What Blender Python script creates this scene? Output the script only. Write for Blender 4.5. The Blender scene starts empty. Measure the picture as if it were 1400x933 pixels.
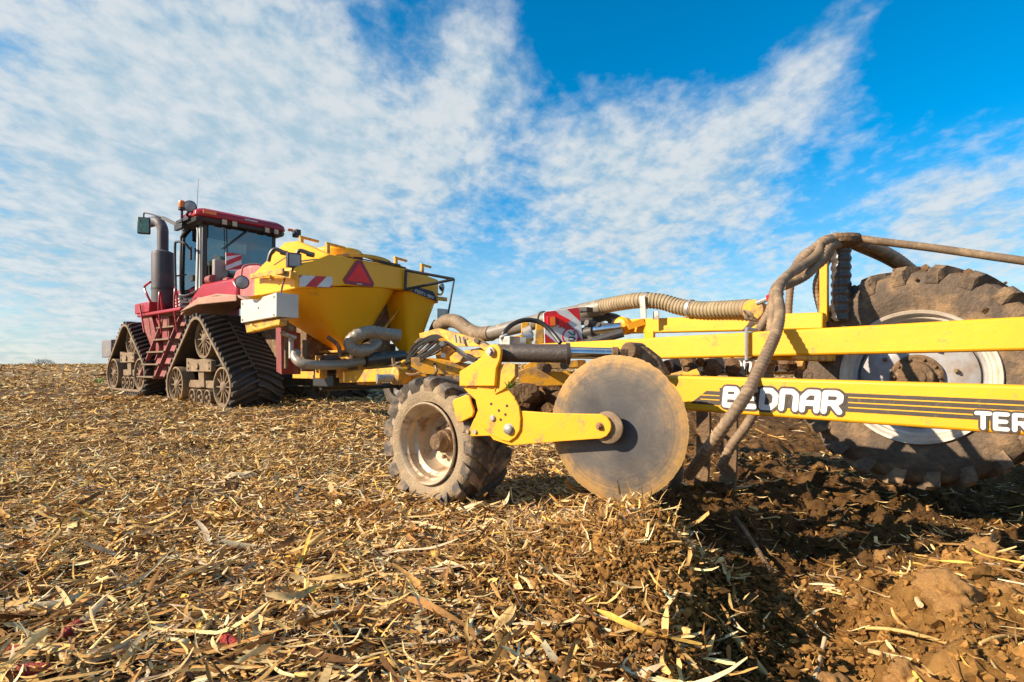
import bpy, math, random
import numpy as np
from mathutils import Vector, Matrix, noise
R = math.radians
random.seed(7); rng = np.random.default_rng(7)
SC = bpy.context.scene; COL = SC.collection
FP = 778.0; H = 0.84; HY = 500.0          # focal length in px of a 1400 px picture, eye height, horizon row
# ------------------------------------------------------------------ camera
cd = bpy.data.cameras.new('camera'); cam = bpy.data.objects.new('camera', cd); COL.objects.link(cam)
cd.sensor_width = 36; cd.lens = FP/1400*36; cd.clip_start = .05; cd.clip_end = 12000
cam.location = (0, 0, H); cam.rotation_euler = (R(90), 0, 0); cd.shift_y = (HY-466.5)/1400
SC.camera = cam
# ------------------------------------------------------------------ light
SUN = Vector((-.93, -.30, 0)).normalized(); EL = R(29)
SUN = Vector((SUN.x*math.cos(EL), SUN.y*math.cos(EL), math.sin(EL)))
sl = bpy.data.lights.new('sun', 'SUN'); so = bpy.data.objects.new('sun', sl); COL.objects.link(so)
sl.energy = 5.0; sl.angle = R(.5); sl.color = (1, .85, .66)
so.rotation_euler = SUN.to_track_quat('Z', 'Y').to_euler()
SC.view_settings.view_transform = 'Standard'; SC.view_settings.look = 'None'
SC.view_settings.exposure = 0.78; SC.view_settings.gamma = 1; SC.view_settings.use_curve_mapping = False
# ------------------------------------------------------------------ sky
W = bpy.data.worlds.new('World'); SC.world = W; W.use_nodes = True
nt = W.node_tree; N = nt.nodes; L = nt.links; N.clear()
def nd(t, tree=None, **k):
    n = (tree or nt).nodes.new(t)
    for a, b in k.items(): setattr(n, a, b)
    return n
sky = nd('ShaderNodeTexSky', sky_type='NISHITA', sun_disc=False, sun_elevation=EL,
         sun_rotation=math.atan2(SUN.x, SUN.y), altitude=200, air_density=1.0, dust_density=.25, ozone_density=3.0)
hs = nd('ShaderNodeHueSaturation'); hs.inputs['Saturation'].default_value = 1.62; hs.inputs['Value'].default_value = 1.08; hs.inputs['Hue'].default_value = .491
L.new(sky.outputs[0], hs.inputs['Color'])
bg = nd('ShaderNodeBackground'); bg.inputs[1].default_value = .102; L.new(hs.outputs[0], bg.inputs[0])
tc = nd('ShaderNodeTexCoord'); sep = nd('ShaderNodeSeparateXYZ'); L.new(tc.outputs['Generated'], sep.inputs[0])
def M(op, a, b=None, c=None, clamp=False):
    n = nd('ShaderNodeMath', operation=op, use_clamp=clamp)
    for i, v in enumerate((a, b, c)):
        if v is None: continue
        if isinstance(v, (int, float)): n.inputs[i].default_value = v
        else: L.new(v, n.inputs[i])
    return n.outputs[0]
def mapr(v, a, b, c, d, smooth=True):
    n = nd('ShaderNodeMapRange'); n.interpolation_type = 'SMOOTHSTEP' if smooth else 'LINEAR'
    L.new(v, n.inputs[0])
    for i, x in enumerate((a, b, c, d)): n.inputs[i+1].default_value = x
    return n.outputs[0]
zz = M('ADD', M('MAXIMUM', sep.outputs[2], 0), .22)
cmb = nd('ShaderNodeCombineXYZ'); L.new(M('DIVIDE', sep.outputs[0], zz), cmb.inputs[0]); L.new(M('DIVIDE', sep.outputs[1], zz), cmb.inputs[1])
mp = nd('ShaderNodeMapping'); L.new(cmb.outputs[0], mp.inputs[0])
mp.inputs['Rotation'].default_value = (0, 0, R(-28)); mp.inputs['Scale'].default_value = (1.25, .95, 1)
def nz(vec, scale, detail, rough, dist=0.0, loc=0):
    n = nd('ShaderNodeTexNoise'); n.inputs['Scale'].default_value = scale; n.inputs['Detail'].default_value = detail
    n.inputs['Roughness'].default_value = rough; n.inputs['Distortion'].default_value = dist
    if loc:
        a = nd('ShaderNodeVectorMath', operation='ADD'); L.new(vec, a.inputs[0]); a.inputs[1].default_value = (loc, loc*.7, 0); vec = a.outputs[0]
    L.new(vec, n.inputs['Vector']); return n.outputs[0]
n1 = nz(mp.outputs[0], 1.1, 8, .58, .35, 3.1); n2 = nz(mp.outputs[0], 4.6, 7, .60, .25, 9); n3 = nz(mp.outputs[0], 13, 6, .58, .15, 5)
base = M('ADD', M('ADD', M('MULTIPLY', n1, .28), M('MULTIPLY', n2, .44)), M('MULTIPLY', n3, .30))
def lobe(px, py, rad, amp):
    d = Vector(((px-700)/FP, 1, (HY-py)/FP)).normalized()
    n = nd('ShaderNodeVectorMath', operation='DISTANCE'); L.new(tc.outputs['Generated'], n.inputs[0]); n.inputs[1].default_value = d
    return mapr(n.outputs['Value'], 0, rad, amp, 0)
bias = None
for a in [(120, 250, .75, .27), (690, 210, .16, .09), (300, 150, .3, .06), (330, 60, .42, .12), (480, 200, .28, .07), (250, 380, .5, .10), (660, 60, .13, .20), (640, 130, .14, .14), (700, 130, .10, .06), (490, 30, .04, -.08), (600, 210, .14, .08), (560, 260, .2, .06),
          (760, 330, .33, .12), (880, 260, .30, .15), (800, 150, .16, .07), (1330, 180, .2, .04), (830, 200, .14, .05), (1000, 200, .14, .10), (1060, 130, .11, .14), (1120, 80, .09, .17), (1180, 20, .09, .2),
          (1160, 140, .09, .16), (1030, 290, .2, .06), (1350, 250, .25, .10), (1250, 340, .35, .13), (950, 400, .5, .16), (1400, 420, .4, .10), (400, 440, .6, .1),
          (800, 50, .14, -.12), (1330, 40, .2, -.05), (690, 290, .08, -.05), (1310, 80, .28, -.13), (900, 40, .16, -.08), (1150, 260, .13, -.08), (1000, 60, .10, -.08), (670, 200, .1, -.04)]:
    o = lobe(*a); bias = o if bias is None else M('ADD', bias, o)
for d_, rd, am in (((0, 0, 1), .75, .35), ((0, -1, .35), 1.25, .2), ((-1, -.3, .3), .75, .3), ((1, -.4, .4), .7, .3)):  # unseen clouds added overhead, behind and to the sides to whiten the ambient light
    n = nd('ShaderNodeVectorMath', operation='DISTANCE'); L.new(tc.outputs['Generated'], n.inputs[0]); n.inputs[1].default_value = Vector(d_).normalized()
    bias = M('ADD', bias, mapr(n.outputs['Value'], 0, rd, am, 0))
cover = M('ADD', base, bias)
mask = mapr(cover, .56, .90, 0, 1)
hz = mapr(sep.outputs[2], .0, .34, .88, 0)                 # pale band low over the field
mask = M('MAXIMUM', mask, hz)
cr = nd('ShaderNodeMix', data_type='RGBA'); L.new(mapr(M('ADD', M('MULTIPLY', n2, .5), M('MULTIPLY', n3, .5)), .36, .62, 0, 1), cr.inputs[0])
cr.inputs[6].default_value = (.52, .715, .84, 1); cr.inputs[7].default_value = (.89, .935, .955, 1)
bc = nd('ShaderNodeBackground'); L.new(cr.outputs[2], bc.inputs[0]); bc.inputs[1].default_value = .49
mx = nd('ShaderNodeMixShader'); L.new(M('MULTIPLY', mask, .93), mx.inputs[0]); L.new(bg.outputs[0], mx.inputs[1]); L.new(bc.outputs[0], mx.inputs[2])
wo = nd('ShaderNodeOutputWorld'); L.new(mx.outputs[0], wo.inputs[0])

# ------------------------------------------------------------------ materials
def material(name, col, rough=.5, metal=0.0, dirt=None, amount=.4, scale=6.0, col2=None, bump=0.0, bscale=40.0, spec=None, edge=.12, dirt2=0.0):
    """base colour with uneven tone, patches of dried mud and a fine bump"""
    m = bpy.data.materials.new(name); m.use_nodes = True; t = m.node_tree; b = t.nodes['Principled BSDF']
    tcn = nd('ShaderNodeTexCoord', t); vec = tcn.outputs['Object']
    def noi(s, det=6, ro=.6):
        n = nd('ShaderNodeTexNoise', t); n.inputs['Scale'].default_value = s; n.inputs['Detail'].default_value = det
        n.inputs['Roughness'].default_value = ro; t.links.new(vec, n.inputs['Vector']); return n.outputs[0]
    def mr(v, a, b_, c, d):
        n = nd('ShaderNodeMapRange', t); t.links.new(v, n.inputs[0])
        for i, x in enumerate((a, b_, c, d)): n.inputs[i+1].default_value = x
        return n.outputs[0]
    def mixc(f, a, b_):
        n = nd('ShaderNodeMix', t, data_type='RGBA')
        if isinstance(f, float): n.inputs[0].default_value = f
        else: t.links.new(f, n.inputs[0])
        for i, v in ((6, a), (7, b_)):
            if isinstance(v, tuple): n.inputs[i].default_value = (*v, 1)
            else: t.links.new(v, n.inputs[i])
        return n.outputs[2]
    c2 = col2 or tuple(x*.8 for x in col)
    c = mixc(mr(noi(scale*.6, 4), .35, .65, 0, 1), col, c2)
    if dirt:
        th = .72-amount*.42
        f = mr(noi(scale, 9, .68), th, th+edge, 0, .9)
        if dirt2:
            g = mr(noi(scale*6, 5, .7), .25, .75, 0, dirt2); mm = nd('ShaderNodeMath', t, operation='MAXIMUM'); t.links.new(f, mm.inputs[0]); t.links.new(g, mm.inputs[1]); f = mm.outputs[0]
        c = mixc(f, c, dirt)
        rr = nd('ShaderNodeMapRange', t); t.links.new(f, rr.inputs[0]); rr.inputs[3].default_value = rough; rr.inputs[4].default_value = .92
        t.links.new(rr.outputs[0], b.inputs['Roughness'])
        if metal:
            rr = nd('ShaderNodeMapRange', t); t.links.new(f, rr.inputs[0]); rr.inputs[3].default_value = metal; rr.inputs[4].default_value = 0
            t.links.new(rr.outputs[0], b.inputs['Metallic'])
    else:
        b.inputs['Roughness'].default_value = rough; b.inputs['Metallic'].default_value = metal
    t.links.new(c, b.inputs['Base Color'])
    if spec is not None: b.inputs['Specular IOR Level'].default_value = spec
    if bump:
        bn = nd('ShaderNodeBump', t); bn.inputs['Strength'].default_value = bump; bn.inputs['Distance'].default_value = .02
        t.links.new(noi(bscale, 6), bn.inputs['Height']); t.links.new(bn.outputs[0], b.inputs['Normal'])
    return m
MUD = (.30, .185, .095); DUST = (.36, .26, .15); SOIL = (.17, .088, .038)
YEL = material('yellow_paint', (.95, .45, .001), .42, 0, MUD, .34, 8, (.92, .41, .001), .06, 25, dirt2=.20)
YELM = material('muddy_yellow_paint', (.84, .38, .002), .5, 0, MUD, .62, 7, (.80, .40, .003), .15, 40, dirt2=.3)
YTANK = material('tank_yellow_paint', (.95, .45, .001), .40, 0, (.45, .25, .04), .24, 3, (.92, .41, .001), .03, 10, dirt2=.12)
RED = material('red_paint', (.40, .008, .020), .32, 0, (.34, .12, .09), .35, 3, (.33, .008, .018), .03, 10, dirt2=.16)
REDD = material('dusty_red_paint', (.26, .02, .03), .5, 0, (.30, .15, .10), .6, 4, dirt2=.45)
PINK = material('dusty_pink_red_fender', (.46, .08, .09), .55, 0, (.48, .22, .18), .6, 4, dirt2=.5)
BLK = material('black_plastic', (.018, .018, .02), .45, 0, DUST, .25, 8, dirt2=.08)
DGR = material('dark_grey_steel', (.06, .058, .06), .5, .3, MUD, .35, 10, bump=.1, dirt2=.12)
CYL = material('dirty_black_cylinder', (.045, .042, .045), .42, 0, MUD, .35, 22, bump=.2, dirt2=.25)
EXH = material('grey_exhaust', (.10, .09, .095), .6, .2, (.17, .12, .11), .5, 3)
CHR = material('chrome', (.62, .62, .64), .18, 1, DUST, .22, 20)
STL = material('dull_steel', (.52, .50, .47), .42, .8, DUST, .45, 8, dirt2=.2)
GALV = material('white_grey_box', (.62, .59, .53), .5, 0, (.5, .42, .3), .2, 5, dirt2=.12)
RUB = material('tread_rubber', (.030, .029, .030), .55, 0, DUST, .42, 6, bump=.35, bscale=60, dirt2=.35)
RUBD = material('tread_rubber_dusty', (.030, .028, .028), .42, 0, (.22, .15, .09), .32, 5, (.024, .022, .021), .35, 60, dirt2=.30)
SIDE = material('dusty_sidewall', (.33, .235, .135), .8, 0, (.42, .31, .18), .5, 14, (.26, .19, .12), .5, 70, dirt2=.3)
LUGM = material('dusty_lug', (.05, .045, .04), .6, 0, (.32, .22, .13), .58, 6, bump=.3, dirt2=.22)
BIGT = material('mud_coated_tyre', (.10, .070, .048), .75, 0, (.34, .21, .105), .62, 4.5, (.06, .046, .035), .8, 26, edge=.2, dirt2=.28)
BIGL = material('mud_coated_lug', (.10, .070, .048), .7, 0, (.36, .225, .115), .66, 5, (.055, .043, .034), .9, 26, edge=.2, dirt2=.3)
TAN = material('dust_covered_steel', (.27, .18, .10), .75, 0, (.36, .25, .145), .45, 6, (.15, .10, .055), .2, 30)
RIM = material('tan_dusty_rim', (.60, .48, .33), .36, .25, (.24, .135, .065), .50, 9, (.50, .37, .23), .15, 30, edge=.10, dirt2=.3)
RIMO = material('dusty_white_rim', (.42, .33, .23), .5, 0, (.30, .20, .11), .5, 5, (.7, .62, .52), .1, 20, edge=.3)
WRIM = material('white_rim', (.32, .32, .33), .38, 0, (.27, .18, .11), .60, 5.5, (.42, .41, .40), .1, 20, edge=.25)
HOSE = material('dusty_hose', (.25, .165, .095), .65, 0, (.37, .25, .14), .5, 12, (.16, .105, .06), .2, 60)
RIBH = material('ribbed_hose', (.34, .25, .13), .55, 0, (.42, .31, .18), .5, 9, (.28, .2, .11))
PIPE = material('dull_grey_pipe', (.30, .26, .21), .38, .2, (.38, .29, .18), .45, 9)
SHP = material('shiny_dark_pipe', (.07, .065, .062), .28, .3, MUD, .3, 9, dirt2=.12)
MUDM = material('mud_lump', SOIL, .95, 0, (.25, .14, .06), .5, 14, (.12, .065, .03), 1.0, 40)
MUDS = material('mud_covered_steel', (.20, .115, .055), .85, 0, (.33, .21, .11), .5, 9, (.12, .075, .04), .8, 40)
WHT = material('white_reflective', (.74, .74, .74), .45, 0, DUST, .15, 9, dirt2=.08)
REFR = material('red_reflective', (.62, .012, .02), .4, 0, DUST, .1, 9, dirt2=.05)
TRI = material('fluorescent_red', (.95, .012, .008), .45)
TRID = material('dark_red_reflective', (.30, .006, .025), .35)
ORG = material('orange_lens', (.95, .22, .005), .25)
AMB = material('lamp_lens', (.62, .40, .22), .25)
LENS = material('grey_lens', (.34, .33, .33), .2)
LBLK = material('letter_black', (.035, .030, .028), .5, 0, (.30, .2, .1), .40, 30, edge=.2, dirt2=.2)
LWHT = material('letter_white', (.78, .75, .70), .5, 0, (.42, .30, .18), .33, 30, edge=.2, dirt2=.15)
NAVY = material('navy_label', (.02, .025, .06), .4)
MIR = material('mirror_glass', (.22, .27, .18), .12, .6, (.1, .12, .06), .5, 30)
SEATM = material('dark_upholstery', (.035, .035, .04), .8)
CLUT = material('brown_clutter', (.14, .07, .04), .7, 0, (.3, .22, .1), .5, 40, (.05, .03, .03))
WEED = material('weed_leaf', (.06, .16, .015), .5, 0, None, 0, 30, (.10, .22, .02))
COBM = material('red_corn_cob', (.55, .045, .02), .6, 0, (.45, .12, .05), .4, 60, (.35, .03, .03), .9, 120)
TWIG = material('bare_twig', (.13, .10, .10), .9)
HEDGE = material('bare_bush', (.20, .17, .18), .95)
def glassmat():
    m = bpy.data.materials.new('window_glass'); m.use_nodes = True; t = m.node_tree; b = t.nodes['Principled BSDF']
    g = nd('ShaderNodeBsdfGlossy', t); g.inputs['Roughness'].default_value = .03; g.inputs['Color'].default_value = (.9, .95, 1, 1)
    tr = nd('ShaderNodeBsdfTransparent', t); tr.inputs[0].default_value = (.50, .56, .56, 1)
    fr = nd('ShaderNodeFresnel', t); fr.inputs[0].default_value = 1.55
    ad = nd('ShaderNodeMath', t, operation='ADD'); ad.inputs[1].default_value = .06; t.links.new(fr.outputs[0], ad.inputs[0])
    x = nd('ShaderNodeMixShader', t); t.links.new(ad.outputs[0], x.inputs[0]); t.links.new(tr.outputs[0], x.inputs[1]); t.links.new(g.outputs[0], x.inputs[2])
    t.links.new(x.outputs[0], t.nodes['Material Output'].inputs[0]); t.nodes.remove(b); return m
GLS = glassmat()
def discmat():
    m = material('worn_disc_steel', (.050, .047, .05), .55, .3, None, 0, 7, (.10, .092, .09)); t = m.node_tree; b = t.nodes['Principled BSDF']
    old = b.inputs['Base Color'].links[0].from_socket
    tcn = nd('ShaderNodeTexCoord', t); ln = nd('ShaderNodeVectorMath', t, operation='LENGTH'); t.links.new(tcn.outputs['Object'], ln.inputs[0])
    no = nd('ShaderNodeTexNoise', t); no.inputs['Scale'].default_value = 7; no.inputs['Detail'].default_value = 8; no.inputs['Roughness'].default_value = .7; t.links.new(tcn.outputs['Object'], no.inputs[0])
    ad = nd('ShaderNodeMath', t, operation='MULTIPLY_ADD'); t.links.new(no.outputs[0], ad.inputs[0]); ad.inputs[1].default_value = .30; t.links.new(ln.outputs['Value'], ad.inputs[2])
    r = nd('ShaderNodeValToRGB', t); t.links.new(ad.outputs[0], r.inputs[0]); e = r.color_ramp.elements
    e[0].position = .26; e[0].color = (0, 0, 0, 1); e[1].position = .50; e[1].color = (1, 1, 1, 1)
    k = r.color_ramp.elements.new(.35); k.color = (.25, .25, .25, 1); k = r.color_ramp.elements.new(.43); k.color = (.62, .62, .62, 1)
    # scratches and pits
    mpn = nd('ShaderNodeMapping', t); mpn.inputs['Scale'].default_value = (1, 1, 1.6); mpn.inputs['Rotation'].default_value = (.2, .5, .1); t.links.new(tcn.outputs['Object'], mpn.inputs[0])
    ns = nd('ShaderNodeTexNoise', t); ns.inputs['Scale'].default_value = 11; ns.inputs['Detail'].default_value = 10; ns.inputs['Roughness'].default_value = .8; t.links.new(mpn.outputs[0], ns.inputs[0])
    sr = nd('ShaderNodeMapRange', t); t.links.new(ns.outputs[0], sr.inputs[0]); sr.inputs[1].default_value = .36; sr.inputs[2].default_value = .60; sr.inputs[3].default_value = .1; sr.inputs[4].default_value = 1
    mu = nd('ShaderNodeMath', t, operation='MULTIPLY'); t.links.new(r.outputs[0], mu.inputs[0]); t.links.new(sr.outputs[0], mu.inputs[1])
    mx_ = nd('ShaderNodeMath', t, operation='MAXIMUM'); t.links.new(mu.outputs[0], mx_.inputs[0])
    r2 = nd('ShaderNodeMapRange', t); t.links.new(ad.outputs[0], r2.inputs[0]); r2.inputs[1].default_value = .40; r2.inputs[2].default_value = .50; t.links.new(r2.outputs[0], mx_.inputs[1])
    x = nd('ShaderNodeMix', t, data_type='RGBA'); t.links.new(mx_.outputs[0], x.inputs[0]); t.links.new(old, x.inputs[6]); 
    y = nd('ShaderNodeMix', t, data_type='RGBA'); t.links.new(r2.outputs[0], y.inputs[0]); y.inputs[6].default_value = (.26, .195, .125, 1); y.inputs[7].default_value = (.42, .24, .08, 1)
    wv = nd('ShaderNodeTexNoise', t); wv.noise_dimensions = '1D'; wv.inputs['Scale'].default_value = 90; wv.inputs['Detail'].default_value = 5; t.links.new(ln.outputs['Value'], wv.inputs['W'])
    f1 = nd('ShaderNodeTexNoise', t); f1.inputs['Scale'].default_value = 45; f1.inputs['Detail'].default_value = 8; f1.inputs['Roughness'].default_value = .8; t.links.new(tcn.outputs['Object'], f1.inputs[0])
    pr = nd('ShaderNodeMath', t, operation='MULTIPLY'); t.links.new(wv.outputs[0], pr.inputs[0]); t.links.new(f1.outputs[0], pr.inputs[1])
    pm = nd('ShaderNodeMapRange', t); t.links.new(pr.outputs[0], pm.inputs[0]); pm.inputs[1].default_value = .17; pm.inputs[2].default_value = .34; pm.inputs[3].default_value = .80; pm.inputs[4].default_value = 1.08
    sv = nd('ShaderNodeVectorMath', t, operation='SCALE'); t.links.new(y.outputs[2], sv.inputs[0]); t.links.new(pm.outputs[0], sv.inputs['Scale'])
    t.links.new(sv.outputs[0], x.inputs[7]); t.links.new(x.outputs[2], b.inputs['Base Color'])
    bn = nd('ShaderNodeBump', t); bn.inputs['Strength'].default_value = .25; bn.inputs['Distance'].default_value = .004; t.links.new(ns.outputs[0], bn.inputs['Height']); t.links.new(bn.outputs[0], b.inputs['Normal'])
    return m
DISC = discmat()

# ------------------------------------------------------------------ frames and helpers
V = Vector
def P(px, py, d): return V(((px-700)/FP*d, d, H-(py-HY)/FP*d))      # picture row and column with a true distance -> point in the field
HEAD = R(140.3)                                                      # the machines travel this way
FW = V((math.cos(HEAD), math.sin(HEAD), 0)); LF = V((-math.sin(HEAD), math.cos(HEAD), 0)); UP = V((0, 0, 1))
class Frame:
    def __init__(s, o, f=FW, l=LF, u=UP): s.o = V(o); s.f = f; s.l = l; s.u = u
    def __call__(s, x, y, z): return s.o+s.f*x+s.l*y+s.u*z
def hit(px, py, o, n):
    d = V(((px-700)/FP, 1, (HY-py)/FP)); c = V((0, 0, H)); return c+d*((V(o)-c).dot(n)/d.dot(n))
def perp(a):
    a = a.normalized(); b = a.cross(UP)
    if b.length < .05: b = a.cross(V((1, 0, 0)))
    b.normalize(); return b, a.cross(b).normalized()
class MB:
    def __init__(s): s.v = []; s.f = []
    def add(s, vs, fs):
        k = len(s.v); s.v += [V(p) for p in vs]; s.f += [[i+k for i in f] for f in fs]; return s
    def prism(s, pts, vec):
        n = len(pts); vec = V(vec); pts = [V(p) for p in pts]
        return s.add(pts+[p+vec for p in pts], [list(range(n))[::-1], list(range(n, 2*n))]+[[i, (i+1) % n, n+(i+1) % n, n+i] for i in range(n)])
    def box(s, fr, a, b):
        x0, y0, z0 = a; x1, y1, z1 = b
        return s.add([fr(x, y, z) for x in (x0, x1) for y in (y0, y1) for z in (z0, z1)],
                     [[0, 1, 3, 2], [4, 6, 7, 5], [0, 4, 5, 1], [2, 3, 7, 6], [0, 2, 6, 4], [1, 5, 7, 3]])
    def lathe(s, c, ax, prof, n=32, caps=True, ph=0):
        """prof: (radius, distance along axis) list"""
        ax = V(ax).normalized(); b, d = perp(ax); k = len(s.v); m = len(prof)
        for r, t in prof:
            for i in range(n):
                a = ph+2*math.pi*i/n; s.v.append(V(c)+ax*t+(b*math.cos(a)+d*math.sin(a))*r)
        for j in range(m-1):
            for i in range(n): s.f.append([k+j*n+i, k+j*n+(i+1) % n, k+(j+1)*n+(i+1) % n, k+(j+1)*n+i])
        if caps:
            s.f.append([k+i for i in range(n)][::-1]); s.f.append([k+(m-1)*n+i for i in range(n)])
        return s
    def cyl(s, p0, p1, r, r1=None, n=20):
        p0 = V(p0); p1 = V(p1); return s.lathe(p0, p1-p0, [(r, 0), (r1 if r1 else r, (p1-p0).length)], n)
    def bar(s, p0, p1, w, h, side=None):
        p0 = V(p0); p1 = V(p1); a = (p1-p0).normalized()
        if side is not None: b = (V(side)-a*V(side).dot(a)).normalized(); d = a.cross(b)
        else: b, d = perp(a)
        q = [(b*sx*w/2+d*sy*h/2) for sx, sy in ((-1, -1), (1, -1), (1, 1), (-1, 1))]
        return s.prism([p0+x for x in q], p1-p0)
    def tube(s, pts, r, n=10, smooth=6, rib=0.0, pitch=.03):
        pts = [V(p) for p in pts]
        if smooth and len(pts) > 2: pts = spline(pts, smooth)
        if rib:
            q = [pts[0]]; acc = 0; out = [pts[0]]; step = pitch/4
            dl = [0]
            for a, b in zip(pts, pts[1:]): dl.append(dl[-1]+(b-a).length)
            m = max(4, int(dl[-1]/step)); out = []; j = 0
            for i in range(m+1):
                t = dl[-1]*i/m
                while j < len(dl)-2 and dl[j+1] < t: j += 1
                f = (t-dl[j])/max(1e-6, dl[j+1]-dl[j]); out.append(pts[j].lerp(pts[j+1], f))
            pts = out
        k = len(s.v); m = len(pts); b = None
        for j, p in enumerate(pts):
            a = (pts[min(j+1, m-1)]-pts[max(j-1, 0)]).normalized()
            if b is None: b, _ = perp(a)
            b = (b-a*b.dot(a)).normalized(); d = a.cross(b)
            rr = r*(1+rib*(1 if j % 4 in (0, 1) else -1)) if rib else r
            for i in range(n):
                t = 2*math.pi*i/n; s.v.append(p+(b*math.cos(t)+d*math.sin(t))*rr)
        for j in range(m-1):
            for i in range(n): s.f.append([k+j*n+i, k+j*n+(i+1) % n, k+(j+1)*n+(i+1) % n, k+(j+1)*n+i])
        s.f.append([k+i for i in range(n)][::-1]); s.f.append([k+(m-1)*n+i for i in range(n)])
        return s
def spline(p, n):
    out = []
    for i in range(len(p)-1):
        a = p[max(i-1, 0)]; b = p[i]; c = p[i+1]; d = p[min(i+2, len(p)-1)]
        for k in range(n):
            t = k/n; out.append(.5*((2*b)+(c-a)*t+(2*a-5*b+4*c-d)*t*t+(3*b-a-3*c+d)*t**3))
    return out+[p[-1]]
WL = {}
def tag(o, label=None, cat=None, group=None, kind=None):
    if label: o['label'] = label
    if cat: o['category'] = cat
    if group: o['group'] = group
    if kind: o['kind'] = kind
    return o
def thing(name, loc, label, cat, group=None):
    o = bpy.data.objects.new(name, None); COL.objects.link(o); o.location = loc; o.empty_display_size = .1; WL[o.name] = V(loc)
    return tag(o, label, cat, group)
def obj(name, mb, mat, parent=None, bevel=0.0, smooth=35, center=None, label=None):
    vs = np.array([tuple(v) for v in mb.v], dtype=np.float64)
    c = V(center) if center is not None else V((vs.min(0)+vs.max(0))/2)
    me = bpy.data.meshes.new(name); me.from_pydata([tuple(v) for v in (vs-np.array(c))], [], mb.f); me.update()
    me.materials.append(mat)
    import bmesh
    bm = bmesh.new(); bm.from_mesh(me); bmesh.ops.recalc_face_normals(bm, faces=bm.faces); bm.to_mesh(me); bm.free()
    me.polygons.foreach_set('use_smooth', [True]*len(me.polygons)); me.set_sharp_from_angle(angle=R(smooth))
    o = bpy.data.objects.new(name, me); COL.objects.link(o); WL[o.name] = c
    if parent is not None: o.parent = parent; o.location = c-WL[parent.name]
    else: o.location = c
    if bevel:
        b = o.modifiers.new('bevel', 'BEVEL'); b.width = bevel; b.segments = 2; b.limit_method = 'ANGLE'; b.angle_limit = R(40)
    if label: o['label'] = label
    return o
def disc_pts(c, n, r, k=32, sx=1, a0=0, a1=360):
    b, d = perp(n); out = []
    for i in range(k+(0 if a1-a0 >= 360 else 1)):
        a = R(a0+(a1-a0)*i/k); out.append(V(c)+(b*math.cos(a)+d*math.sin(a))*r)
    return out

# ------------------------------------------------------------------ stroke lettering
GL = {'B': [[(0, 0), (0, 1), (.62, 1), (.75, .88), (.75, .64), (.62, .52), (0, .52)], [(.6, .52), (.78, .4), (.78, .12), (.62, 0), (0, 0)]],
      'E': [[(.72, 1), (0, 1), (0, 0), (.72, 0)], [(0, .5), (.62, .5)]],
      'D': [[(0, 0), (0, 1), (.5, 1), (.78, .75), (.78, .25), (.5, 0), (0, 0)]],
      'n': [[(0, 0), (0, 1), (.55, 1), (.78, .8), (.78, 0)]],
      'N': [[(0, 0), (0, 1), (.72, 0), (.72, 1)]],
      'A': [[(0, 0), (0, .7), (.28, 1), (.78, 1), (.78, 0)], [(0, .4), (.78, .4)]],
      'R': [[(0, 0), (0, 1), (.6, 1), (.78, .86), (.78, .6), (.6, .46), (0, .46)], [(.4, .46), (.8, 0)]],
      'T': [[(-.02, 1), (.8, 1)], [(.39, 1), (.39, 0)]], 'F': [[(.7, 1), (0, 1), (0, 0)], [(0, .5), (.6, .5)]],
      'I': [[(.3, 0), (.3, 1)]], '-': [[(.1, .5), (.6, .5)]], 'O': [[(.1, .1), (.1, .9), (.7, .9), (.7, .1), (.1, .1)]], 'X': [[(0, 0), (.72, 1)], [(0, 1), (.72, 0)]],
      '2': [[(0, .8), (.15, 1), (.5, 1), (.65, .82), (.6, .6), (0, 0), (.7, 0)]], '0': [[(.2, 0), (0, .25), (0, .75), (.2, 1), (.5, 1), (.68, .75), (.68, .25), (.5, 0), (.2, 0)]],
      'C': [[(.72, 1), (.1, 1), (0, .85), (0, .15), (.1, 0), (.72, 0)]], 'S': [[(.7, 1), (.1, 1), (0, .85), (.05, .55), (.65, .45), (.7, .15), (.6, 0), (0, 0)]]}
def letters(txt, o, ux, uy, hgt, wid, sw, depth, nrm, slant=.12, adv=1.08):
    """stroke letters on a plane: o = lower left, ux/uy unit vectors, wid = width of one letter cell"""
    mb = MB(); nrm = V(nrm).normalized(); x = 0
    for ch in txt:
        for st in GL.get(ch, []):
            q = [o+ux*((x+a*wid)+slant*b*hgt)+uy*(b*hgt) for a, b in st]
            for a, b in zip(q, q[1:]):
                d = (b-a).normalized(); s_ = nrm.cross(d)*sw/2; jit = random.random()*.0002
                mb.prism([a-s_+nrm*jit, b-s_+nrm*jit, b+s_+nrm*jit, a+s_+nrm*jit], nrm*depth)
            for a in q:
                jit = random.random()*.0002
                mb.prism([a+nrm*jit+(ux*math.cos(t)+uy*math.sin(t))*sw/2 for t in [i*math.pi/4+math.pi/8 for i in range(8)]], nrm*depth)
        x += wid*adv
    return mb

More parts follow.
